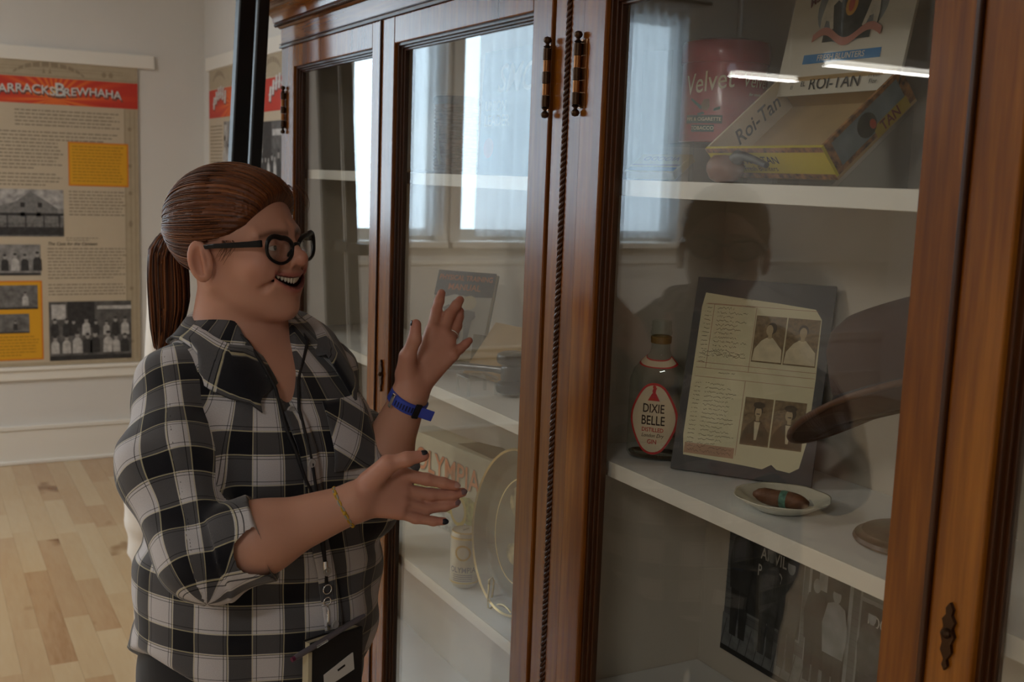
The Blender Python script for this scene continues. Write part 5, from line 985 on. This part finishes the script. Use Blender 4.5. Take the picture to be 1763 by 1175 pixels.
    # strips and patches laid on the shirt
    def patch(name, l0, l1, z0, z1, nu, nv, off, shear=0, uvo=(0, 0), m=PLAID, wf=None):
        g = np.array([[(l0+(l1-l0)*i/nu+shear*(j/nv-.5), z0+(z1-z0)*j/nv) for i in range(nu+1)] for j in range(nv+1)]).reshape(-1, 2)
        if wf: g = np.array([wf(*x) for x in g])
        P = on_shirt(T0+TL*g[:, :1]+TF*.30+np.c_[np.zeros((len(g), 2)), g[:, 1]], -TF); P = P+TF*off
        F = np.array([[j*(nu+1)+i, j*(nu+1)+i+1, (j+1)*(nu+1)+i+1, (j+1)*(nu+1)+i] for j in range(nv) for i in range(nu)]); F = F[:, ::-1] if False else F
        o = np_mesh(name, P, F, m, p); c, s = math.cos(uvo[2] if len(uvo) > 2 else 0), math.sin(uvo[2] if len(uvo) > 2 else 0); set_uv(o, (np.stack([g[:, 0]*c-g[:, 1]*s+uvo[0], g[:, 0]*s+g[:, 1]*c+uvo[1]], 1))[F].reshape(-1, 2)); md = o.modifiers.new('thickness', 'SOLIDIFY'); md.thickness = .0022; md.offset = 1; return o
    patch('placket', -.018, .012, .885, 1.315, 6, 60, .0020, -.055, (.026, 0))
    patch('pocket', .020, .102, 1.225, 1.322, 14, 14, .0022, 0, (.03, .02, .6))
    bz = [.925, 1.005, 1.085, 1.165, 1.245, 1.315]; B = on_shirt(np.array([tw(-.003-.055*((z-.885)/.43-.5), .30, z) for z in bz]), -TF)
    for q in B:
        M = frame(Vector(q+TF*.0060), Vector(TL), (0, 0, 1)); MB().lathe([(0, -.002), (.006, -.002), (.0065, .0006), (.0056, .0015), (.0035, .0010), (0, .0008)], 18, M=M).build('button', mat('button_grey', (.38, .37, .36), .35), p, smooth=True, world=True)
    return p
P_ = person()
# ================================================================== hair, glasses, clothes and what she wears
def strand_mat():
    m = bpy.data.materials.new('auburn_hair'); m.use_nodes = True; nt = m.node_tree; L = nt.links; b = nt.nodes['Principled BSDF']; b.inputs['Roughness'].default_value = .42; b.inputs['Specular IOR Level'].default_value = .3
    g = nt.nodes.new('ShaderNodeNewGeometry'); r = ramp(nt, [(0, (.030, .009, .0035)), (.35, (.085, .025, .008)), (.75, (.155, .049, .014)), (1, (.24, .088, .028))]); L.new(g.outputs['Random Per Island'], r.inputs[0]); L.new(r.outputs[0], b.inputs['Base Color']); return m
def cap_mat():
    m = bpy.data.materials.new('auburn_hair_cap'); m.use_nodes = True; nt = m.node_tree; L = nt.links; b = nt.nodes['Principled BSDF']; b.inputs['Roughness'].default_value = .42; b.inputs['Specular IOR Level'].default_value = .3
    a = nt.nodes.new('ShaderNodeAttribute'); a.attribute_name = 'tint'; n = nt.nodes.new('ShaderNodeTexNoise'); n.inputs['Scale'].default_value = 1; n.inputs['Detail'].default_value = 6; L.new(a.outputs['Vector'], n.inputs['Vector'])
    r = ramp(nt, [(.3, (.030, .009, .0035)), (.5, (.105, .031, .0095)), (.68, (.20, .066, .019)), (.8, (.28, .11, .036))]); L.new(n.outputs[0], r.inputs[0]); L.new(r.outputs[0], b.inputs['Base Color'])
    bp = nt.nodes.new('ShaderNodeBump'); bp.inputs['Strength'].default_value = .5; bp.inputs['Distance'].default_value = .0015; L.new(n.outputs[0], bp.inputs['Height']); L.new(bp.outputs[0], b.inputs['Normal']); return m
FBU = np.array([-.075, -.05, -.02, .008, .026, .034, .046, .066, .086, .11, .15]); FBF = np.array([-.070, -.048, -.036, -.026, .0, .036, .056, .071, .083, .102, .13]); TIE = A(-.108, 0, .036)
def hair_phi(q): v = q-TIE; return np.arctan2(v[:, 1], v[:, 2]+.002), np.linalg.norm(v, axis=1)
def sd_hair(P):
    q = hl(P); f, l, u = q.T; ph, al = hair_phi(q); d = sd_ell(q, (-.012, 0, .048), (.1005, .0805, .0865))
    lift = .009*np.exp(-((u-.10)/.04)**2)*np.clip(f/.06, 0, 1); fade = np.clip((al-.02)/.05, 0, 1)
    d = d-lift+fade*(.0011*np.sin(ph*62+2.2*np.sin(al*32))+.0007*np.sin(ph*143+al*55))
    d = smin(d, sd_cap(q, (-.085, 0, .038), (-.112, 0, .036), .030, .017), .03)
    return smax(d, (f-np.interp(u, FBU, FBF))*.75, .006)
def tubes_np(paths, radii, n=4):
    """many thin strands as one mesh: paths (k,m,3), radii (k,m)"""
    k, m, _ = paths.shape; t = np.gradient(paths, axis=1); t /= np.linalg.norm(t, axis=2, keepdims=True)+1e-9; up = np.tile(A(.31, .22, .92), (k, m, 1)); a = np.cross(t, up); a /= np.linalg.norm(a, axis=2, keepdims=True)+1e-9; b = np.cross(t, a)
    ang = np.arange(n)*2*PI/n; V = paths[:, :, None]+radii[:, :, None, None]*(a[:, :, None]*np.cos(ang)[None, None, :, None]+b[:, :, None]*np.sin(ang)[None, None, :, None])
    idx = np.arange(k*m*n).reshape(k, m, n); F = np.stack([idx[:, :-1], np.roll(idx, -1, 2)[:, :-1], np.roll(idx, -1, 2)[:, 1:], idx[:, 1:]], -1).reshape(-1, 4); return V.reshape(-1, 3), F
def head_dress(p):
    V, F = mesh_sdf(sd_hair, A(H0[0]-.16, H0[1]-.16, H0[2]-.10), A(H0[0]+.16, H0[1]+.17, H0[2]+.17), .0024)
    q = hl(V); ph, al = hair_phi(q); hair = np_mesh('hair', V, F, cap_mat(), p); vcol(hair, np.stack([ph*26, al*9, np.zeros(len(V))], 1))
    SM = strand_mat(); r = np.random.default_rng(5)
    # strands lying on the cap, swept back to the tie
    K, Mn = 420, 16; ph0 = r.uniform(-PI, PI, K); end = r.uniform(.75, 1.06, K); paths = np.zeros((K, Mn, 3)); lif = r.uniform(-.0005, .0022, K)
    for i in range(K):
        # great-circle-like meridian from the tie over the cap
        dirv = A(0, math.sin(ph0[i]), math.cos(ph0[i])); s = np.linspace(.10, 1, Mn)*end[i]*PI*.62
        c = A(-.012, 0, .048); R_ = A(.1005, .0805, .0865)+lif[i]; e = -np.cos(s)[:, None]*A(1, 0, 0)+np.sin(s)[:, None]*dirv; pt = c+e*R_; u = pt[:, 2]; lim = np.interp(u, FBU, FBF); pt[:, 0] = np.minimum(pt[:, 0], lim+.004*r.random()); pt[:, 2] += .006*np.exp(-((u-.10)/.04)**2)*np.clip(pt[:, 0]/.06, 0, 1); paths[i] = pt
    ok = (paths[:, :, 2] > -.045).all(1) & (paths[:, -1, 2] > -.02); paths = paths[ok]; W3 = H0+paths[..., :1]*HF+paths[..., 1:2]*HLt+paths[..., 2:]*HU
    rad = np.tile(np.linspace(.0011, .0007, Mn), (len(paths), 1)); V, F = tubes_np(W3, rad); o = np_mesh('hair_strands', V, F, SM, hair); o['kind'] = 'stuff'
    # ponytail
    ctr = np.array([(-.104, 0, .036), (-.120, 0, .030), (-.130, 0, .006), (-.133, .002, -.035), (-.136, .003, -.075), (-.143, .002, -.112), (-.155, .0, -.140)]); wd = np.array([.011, .019, .029, .034, .034, .028, .014]); K, Mn = 620, 14; tt = np.linspace(0, 1, Mn); paths = np.zeros((K, Mn, 3))
    for i in range(K):
        a, rr = r.uniform(0, 2*PI), math.sqrt(r.uniform(.0, 1)); L_ = r.uniform(.78, 1.06) if rr > .3 else r.uniform(.85, 1.1); s = np.clip(tt*L_, 0, 1.08); x = s*(len(ctr)-1); C = np.stack([np.interp(x, range(len(ctr)), ctr[:, k]) for k in range(3)], 1); w = np.interp(x, range(len(ctr)), wd); C[:, 2] -= np.clip(s-1, 0, 1)*.12
        sw = .25*math.sin(a*3)*tt; paths[i] = C+(w*rr)[:, None]*np.stack([.85*np.cos(a+sw), np.sin(a+sw), .25*np.sin(a*2)*np.ones(Mn)], 1)
    W3 = H0+paths[..., :1]*HF+paths[..., 1:2]*HLt+paths[..., 2:]*HU; V, F = tubes_np(W3, np.tile(np.interp(tt, [0, .2, .8, 1], [.0012, .0021, .0017, .0004]), (K, 1)), 4); o = np_mesh('ponytail', V, F, SM, p); o['kind'] = 'stuff'
    tie = MB().tube([Vector(hw(-.107+.004*math.cos(a), .0155*math.sin(a), .034+.0155*math.cos(a))) for a in np.linspace(0, 2*PI, 25)[:-1]], .0035, 8, closed=True); tie.build('hair_tie', mat('hair_tie_brown', (.04, .018, .01), .7), p, smooth='all', world=True)
    # stray wisps by the ear and the brow
    K = 30; paths = np.zeros((K, 10, 3)); s = np.linspace(0, 1, 10)
    for i in range(K):
        if i < 14: l0 = -.067-.004*r.random(); f0 = .020+.026*r.random(); paths[i] = np.stack([f0-.008*s*r.random()+.004*np.sin(s*4), l0-.004*s+.002*np.sin(s*5+i), .026-.040*s*r.uniform(.5, 1)], 1)
        else: f0 = .078+.01*r.random(); l0 = r.uniform(.0, .05); paths[i] = np.stack([f0+.012*np.sin(s*2.6), l0+.008*s, .100-.045*s*r.uniform(.3, 1)], 1)
    W3 = H0+paths[..., :1]*HF+paths[..., 1:2]*HLt+paths[..., 2:]*HU; V, F = tubes_np(W3, np.tile(np.linspace(.00055, .0002, 10), (K, 1)), 3); o = np_mesh('hair_wisps', V, F, SM, hair); o['kind'] = 'stuff'
    # ---- glasses
    bk = mat('glasses_black', (.006, .006, .007), .32, spec=.3); lens_m = glass_mat('spectacle_lens', (.97, .97, .98), 1.5)
    fx = lambda l: .1005-3.2*max(abs(l)-.012, 0)**2
    g = None
    for s in (-1, 1):
        lp = []
        for k in range(40):
            a = 2*PI*k/40; x, y = .0265*math.cos(a), .0192*math.sin(a); 
            if math.sin(a) > 0: y *= .86; x *= 1+.10*math.sin(a)*(math.cos(a) > 0)
            if math.cos(a) > 0 and math.sin(a) > 0: y += .0060*(math.cos(a)*math.sin(a)*2)
            if math.sin(a) < 0: x *= 1-.10*math.sin(a)**2
            lp.append((s*(.0335+x), .0095+y))
        pts = [Vector(hw(fx(l), l, u)) for l, u in lp]; rad = [.0024+.0016*max(0, math.sin(2*PI*k/40)) for k in range(40)]
        o = MB().tube(pts, rad, 8, closed=True).build('glasses_rim' if g else 'glasses', bk, p if g is None else g, smooth='all', world=True); g = g or o
        c = Vector(hw(fx(s*.0335)+.0018, s*.0335, .0095)); MB().add([c]+[q*.985+c*.015 for q in pts], [(0, 1+i, 1+(i+1) % 40) for i in range(40)]).build('lens', lens_m, g, smooth='all', world=True, solid=.0012)
        # temple arm
        hp = [(fx(.065)-.001, s*.0665, .0205), (.086, s*.0705, .0205), (.070, s*.0725, .0200), (.045, s*.0760, .0195), (.018, s*.0775, .0190), (-.004, s*.0765, .0175), (-.018, s*.0745, .008)]; hh = [.0052, .0048, .0042, .0038, .0034, .0030, .0024]
        vs = []; fs = []
        for (f_, l_, u_), h in zip(hp, hh):
            for dl, du in ((-.0017, -h), (.0017, -h), (.0017, h), (-.0017, h)): vs.append(hw(f_, l_+dl, u_+du))
        for i in range(len(hp)-1): fs += [(i*4+k, i*4+(k+1) % 4, i*4+4+(k+1) % 4, i*4+4+k) for k in range(4)]
        fs += [(3, 2, 1, 0), tuple(len(hp)*4-4+k for k in range(4))]; MB().add(vs, fs).build('temple_arm', bk, g, world=True, bevel=.0012)
        MB().tube([Vector(hw(.1000, s*.0085, .008)), Vector(hw(.0955, s*.0115, .002)), Vector(hw(.0935, s*.0120, -.004))], .0018, 6).build('nose_pad', bk, g, smooth='all', world=True)
    MB().tube([Vector(hw(.1002, -.0085, .0135)), Vector(hw(.1030, -.004, .0158)), Vector(hw(.1032, .004, .0158)), Vector(hw(.1002, .0085, .0135))], [.0026, .0024, .0024, .0026], 8).build('bridge', bk, g, smooth='all', world=True)
    # ---- small stud mole etc. left out; trousers and shoes
    V, F = mesh_sdf(sd_trousers, (.18, 1.42, .03), (.74, 1.88, 1.06), .008); np_mesh('trousers', V, F, mat('black_trousers', (.010, .010, .012), .85, sheen=.2), p)
    V, F = mesh_sdf(sd_shoes, (.22, 1.40, 0), (.70, 1.82, .13), .006); np_mesh('shoes', V, F, mat('black_shoe', (.012, .011, .010), .4), p)
    # ---- sports watch, bracelet, ring, nails
    def band(c, ax, r0, w, th, name, m, flat=.82, a0=0, a1=2*PI, n=40, ref=(0, 0, 1)):
        ax = np.asarray(ax, float); ax /= np.linalg.norm(ax); x = np.cross(ax, np.asarray(ref, float)); x /= np.linalg.norm(x); y = np.cross(ax, x); vs = []; fs = []
        for i in range(n+1):
            a = a0+(a1-a0)*i/n; d = x*math.cos(a)+y*math.sin(a)*flat
            for rr, ww in ((r0, -w/2), (r0+th, -w/2*.86), (r0+th, w/2*.86), (r0, w/2)): vs.append(c+d*rr+ax*ww)
        for i in range(n): fs += [(i*4+k, i*4+(k+1) % 4, i*4+4+(k+1) % 4, i*4+4+k) for k in range(4)]
        return MB().add(vs, fs).build(name, m, p, smooth=True, world=True)
    wc = L_WR-LFD*.006; blue = mat('watch_strap_blue', (.035, .065, .42), .5); ax = LFD+A(.10, -.05, 0)
    ws = band(wc, ax, .0288, .0185, .0028, 'watch_strap', blue, .95); d = np.cross(LFD, A(0, 0, 1)); V3 = lambda v: Vector(v)
    cam = A(0, 0, 1.65); tc = (cam-wc); tc -= LFD*(tc @ LFD); tc /= np.linalg.norm(tc); sd = np.cross(tc, LFD); sd /= np.linalg.norm(sd)
    if sd @ A(.88, -.47, 0) < 0: sd = -sd
    def onw(a, r=.0320): return wc+(tc*math.cos(a)+sd*math.sin(a))*r
    for k in range(7):
        a = -.50+k*.145; q = onw(a, .0316); n_ = (q-wc); n_ /= np.linalg.norm(n_); M = frame(V3(q), V3(np.cross(LFD, n_)), V3(LFD)); MB().box(-.0010, .0010, -.0042, .0042, -.0012, .0004, M).build('strap_hole', mat('strap_hole_blue', (.006, .010, .06), .6), ws, world=True)
    for a, w, nm in ((.62, .0050, 'strap_keeper'), (-.72, .0030, 'strap_buckle')):
        q = onw(a, .0322); n_ = (q-wc); n_ /= np.linalg.norm(n_); M = frame(V3(q), V3(np.cross(LFD, n_)), V3(LFD)); MB().box(-w, w, -.0115, .0115, -.002, .0018, M).build(nm, black_m if a > 0 else chrome_m, ws, world=True, bevel=.0008)
    q0 = onw(.75, .033); q1 = q0+sd*.020-tc*.004; M = frame(V3((q0+q1)/2), V3(q1-q0), V3(LFD)); MB().box(-.011, .011, -.0085, .0085, -.0012, .0012, M).build('strap_tail', blue, ws, world=True, bevel=.003)
    wcase = onw(PI, .0335); M = frame(V3(wcase), V3(sd), V3(LFD)); MB().box(-.017, .017, -.019, .019, -.006, .006, M).build('watch_case', black_m, ws, world=True, bevel=.003)
    bc = R_WR-RFD*.012; yl = mat('bracelet_yellow', (.42, .25, .02), .7, noise=.3, nscale=300); x = np.cross(RFD, A(0, 0, 1)); x /= np.linalg.norm(x); y = np.cross(RFD, x)
    for k in range(2):
        pts = [bc+(x*math.cos(a)+y*math.sin(a))*.0282+RFD*(.0016*math.sin(a*9+k*PI)+.004*math.sin(a)) for a in np.linspace(0, 2*PI, 61)[:-1]]
        o = MB().tube([V3(v) for v in pts], .0013, 6, closed=True).build('bracelet', yl if k == 0 else mat('bracelet_grey', (.28, .27, .22), .7), p, smooth='all', world=True)
        if k == 0:
            for j in range(0, 60, 10): MB().sphere(pts[j], .0030, 6).build('bracelet_knot', yl, o, smooth='all', world=True)
    a_, b_ = A(*LH['r'][0]), A(*LH['r'][1]); fd = (b_-a_)/np.linalg.norm(b_-a_); rc = a_+(b_-a_)*.42; x = np.cross(fd, A(0, 0, 1)); x /= np.linalg.norm(x); y = np.cross(fd, x); MB().tube([V3(rc+(x*math.cos(t)+y*math.sin(t))*.0092) for t in np.linspace(0, 2*PI, 29)[:-1]], .0014, 8, closed=True).build('ring', chrome_m, p, smooth='all', world=True)
    dark = mat('nail_polish_dark', (.012, .014, .022), .25); dusk = mat('nail_polish_worn', (.16, .095, .10), .3); pale = mat('nail_bare', (.46, .26, .22), .3)
    def nail(tip, prev, r, side, m_):
        tip, prev = A(*tip), A(*prev); fd = (tip-prev)/np.linalg.norm(tip-prev); n_ = np.asarray(side, float); n_ = n_-fd*(n_ @ fd); n_ /= np.linalg.norm(n_); q = tip+fd*.0005+n_*(r-.0012); x = np.cross(fd, n_); MB().sphere((0, 0, 0), 1, 8, (.0042, .0056, .0016), frame(V3(q), V3(x), V3(fd))).build('fingernail', m_, p, smooth='all', world=True)
    vc = (cam-A(*RH['m'][1])); vc /= np.linalg.norm(vc)
    nail(RH['t'][3], RH['t'][2], .0078, vc*.75+A(0, 0, .65), dark); nail(RH['i'][3], RH['i'][2], .0064, vc*.8+A(.4, -.1, .1), pale); nail(RH['m'][3], RH['m'][2], .0065, vc*.6+A(.5, -.1, .1), dusk); nail(RH['r'][3], RH['r'][2], .0062, vc*.6+A(.5, -.1, .1), dusk); nail(RH['p'][3], RH['p'][2], .0055, vc*.6+A(.5, -.1, -.1), dark); nail(LH['t'][3], LH['t'][2], .0078, A(-.9, .2, .1), dark)
head_dress(P_)
def lanyard():
    t = thing('lanyard', 'black lanyard cord around her neck with metal clip', 'lanyard', T(.51, 1.477, 1.06)); V3 = lambda *v: Vector(v)
    ck = mat('lanyard_cord', (.010, .010, .012), .7)
    c1 = [tuple(tw(-.060, .005, 1.432)), tuple(tw(-.052, .060, 1.405)), tuple(tw(-.048, .098, 1.372)), (.4474, 1.5234, 1.3464), (.4535, 1.4928, 1.2956), (.4644, 1.4789, 1.2624), (.4769, 1.4781, 1.2249), (.4966, 1.4841, 1.1823), (.5040, 1.4880, 1.146)]
    c2 = [tuple(tw(.058, .005, 1.432)), tuple(tw(.045, .070, 1.40)), (.4871, 1.545, 1.352), (.4776, 1.5109, 1.3173), (.4824, 1.4933, 1.2823), (.4886, 1.4826, 1.2433), (.4995, 1.4850, 1.1816), (.5045, 1.4880, 1.146)]
    back = [tuple(tw(-.060, .005, 1.432)), tuple(tw(-.050, -.055, 1.448)), tuple(tw(0, -.082, 1.455)), tuple(tw(.05, -.055, 1.448)), tuple(tw(.058, .005, 1.432))]
    for c in (c1, c2, back): MB().tube(c, .0024, 8).build('cord', ck, t, smooth='all', world=True)
    MB().tube([(.5042, 1.4880, 1.150), (.5060, 1.4850, 1.125), (.5076, 1.4812, 1.098), (.5090, 1.4775, 1.068)], [.0032, .0038, .0036, .0034], 8).build('cord_join', ck, t, smooth='all', world=True)
    MB().tube([(.5077, 1.4800, 1.100), (.5084, 1.4785, 1.085)], .0044, 10).build('crimp', chrome_m, t, smooth=True, world=True)
    for z, r_ in ((1.060, .0068), (1.042, .0060)):
        MB().tube([(.5098+r_*math.cos(a)*.95, 1.4735+r_*math.cos(a)*.2, z+r_*math.sin(a)) for a in np.linspace(0, 2*PI, 25)[:-1]], .0011, 6, closed=True).build('ring', chrome_m, t, smooth='all', world=True)
    MB().tube([(.5098, 1.4735, 1.036), (.5112, 1.472, 1.028), (.5120, 1.4715, 1.012), (.5125, 1.471, 1.002), (.5105, 1.471, 1.000), (.5098, 1.472, 1.010), (.5100, 1.473, 1.030)], .0013, 6).build('clip', chrome_m, t, smooth='all', world=True)
    M = frame((.5160, 1.4640, .995), (.93, .36, -.02), (.0, .02, .99)); t = thing('notebook', 'small black notebook with white tag and cream pages hanging from the lanyard', 'notebook', M)
    MB().box(-.044, .052, -.150, 0, .0, .006).build('cover', mat('notebook_black', (.009, .009, .010), .55), t, bevel=.002); MB().box(-.0425, .050, -.148, -.002, -.010, -.0002).build('pages', mat('notebook_pages', (.52, .47, .33), .8), t); MB().box(-.044, .052, -.150, 0, -.0135, -.0103).build('cover', mat('notebook_black'), t, bevel=.001)
    MB().box(-.0500, -.0435, -.150, -.012, -.006, .0065).build('elastic_band', mat('notebook_cream', (.50, .46, .33), .7), t)
    w = MB().prism([(-.022, -.052), (.030, -.034), (.032, -.034), (.035, -.060), (-.020, -.073)], .0061, .0072); w.build('tag', mat('tag_white', (.62, .62, .60), .5), t); MB().box(-.005, .009, -.0015, .0015, .0073, .0078, T(.008, -.051, 0) @ RZ(.3)).build('tag_slot', black_m, t); MB().box(-.020, .003, .0, .006, .002, .006, T(.002, .001, 0) @ RZ(.35)).build('blue_clip', mat('clip_blue', (.01, .07, .30), .4), t)
    pen = thing('ballpoint_pen', 'grey ballpoint pen with purple end tucked behind the notebook', 'pen', M @ T(-.025, .003, .012) @ RZ(.22))
    MB().tube([(-.055, 0, 0), (-.05, 0, 0), (.0, 0, 0), (.06, 0, 0), (.075, 0, 0)], [.0032, .0042, .0042, .0040, .0026], 12).build('barrel', mat('pen_grey', (.11, .10, .115), .4), pen, smooth=True); MB().tube([(-.060, 0, 0), (-.0552, 0, 0)], .0036, 10).build('end_cap', mat('pen_purple', (.10, .015, .045), .4), pen, smooth=True); MB().tube([(-.02, 0, .0052), (.0, 0, .0052)], .0018, 6).build('pen_clip', chrome_m, pen)
lanyard()
def column():
    t = thing('draped_column', 'white cloth-covered rounded column standing on the floor behind the woman', 'column', T(.752, 3.896, 0))
    prof = [(.0, .0), (.095, 0), (.102, .006), (.103, .10), (.108, .22), (.112, .29), (.124, .315), (.120, .345), (.132, .42), (.134, .50), (.122, .66), (.085, .85), (.058, 1.0), (.050, 1.15), (.048, 1.30), (.038, 1.350), (0, 1.375)]
    N = 48; vs = []; fs = []; zz = np.linspace(0, 1.372, 70); pr = [(float(np.interp(z, [p[1] for p in prof], [p[0] for p in prof])), float(z)) for z in zz]
    for r_, z in pr:
        for i in range(N): a = 2*PI*i/N; w = .0035*math.sin(z*70+4*math.sin(a+z*3))*math.exp(-((z-.36)/.13)**2)+.002*math.sin(a*5+z*6); rr = max(r_+w*min(1, r_/.05), 0); vs.append((rr*math.cos(a), rr*math.sin(a), z))
    for k in range(len(pr)-1): fs += [(k*N+i, k*N+(i+1) % N, (k+1)*N+(i+1) % N, (k+1)*N+i) for i in range(N)]
    MB().add(vs, fs).build('cloth_cover', mat('white_cloth', (.74, .71, .66), .9, sheen=.2), t, smooth='all')
    MB().lathe([(0, 0), (.085, 0), (.085, .004), (0, .004)], 24).build('base', mat('white_trim_paint'), t)
column()
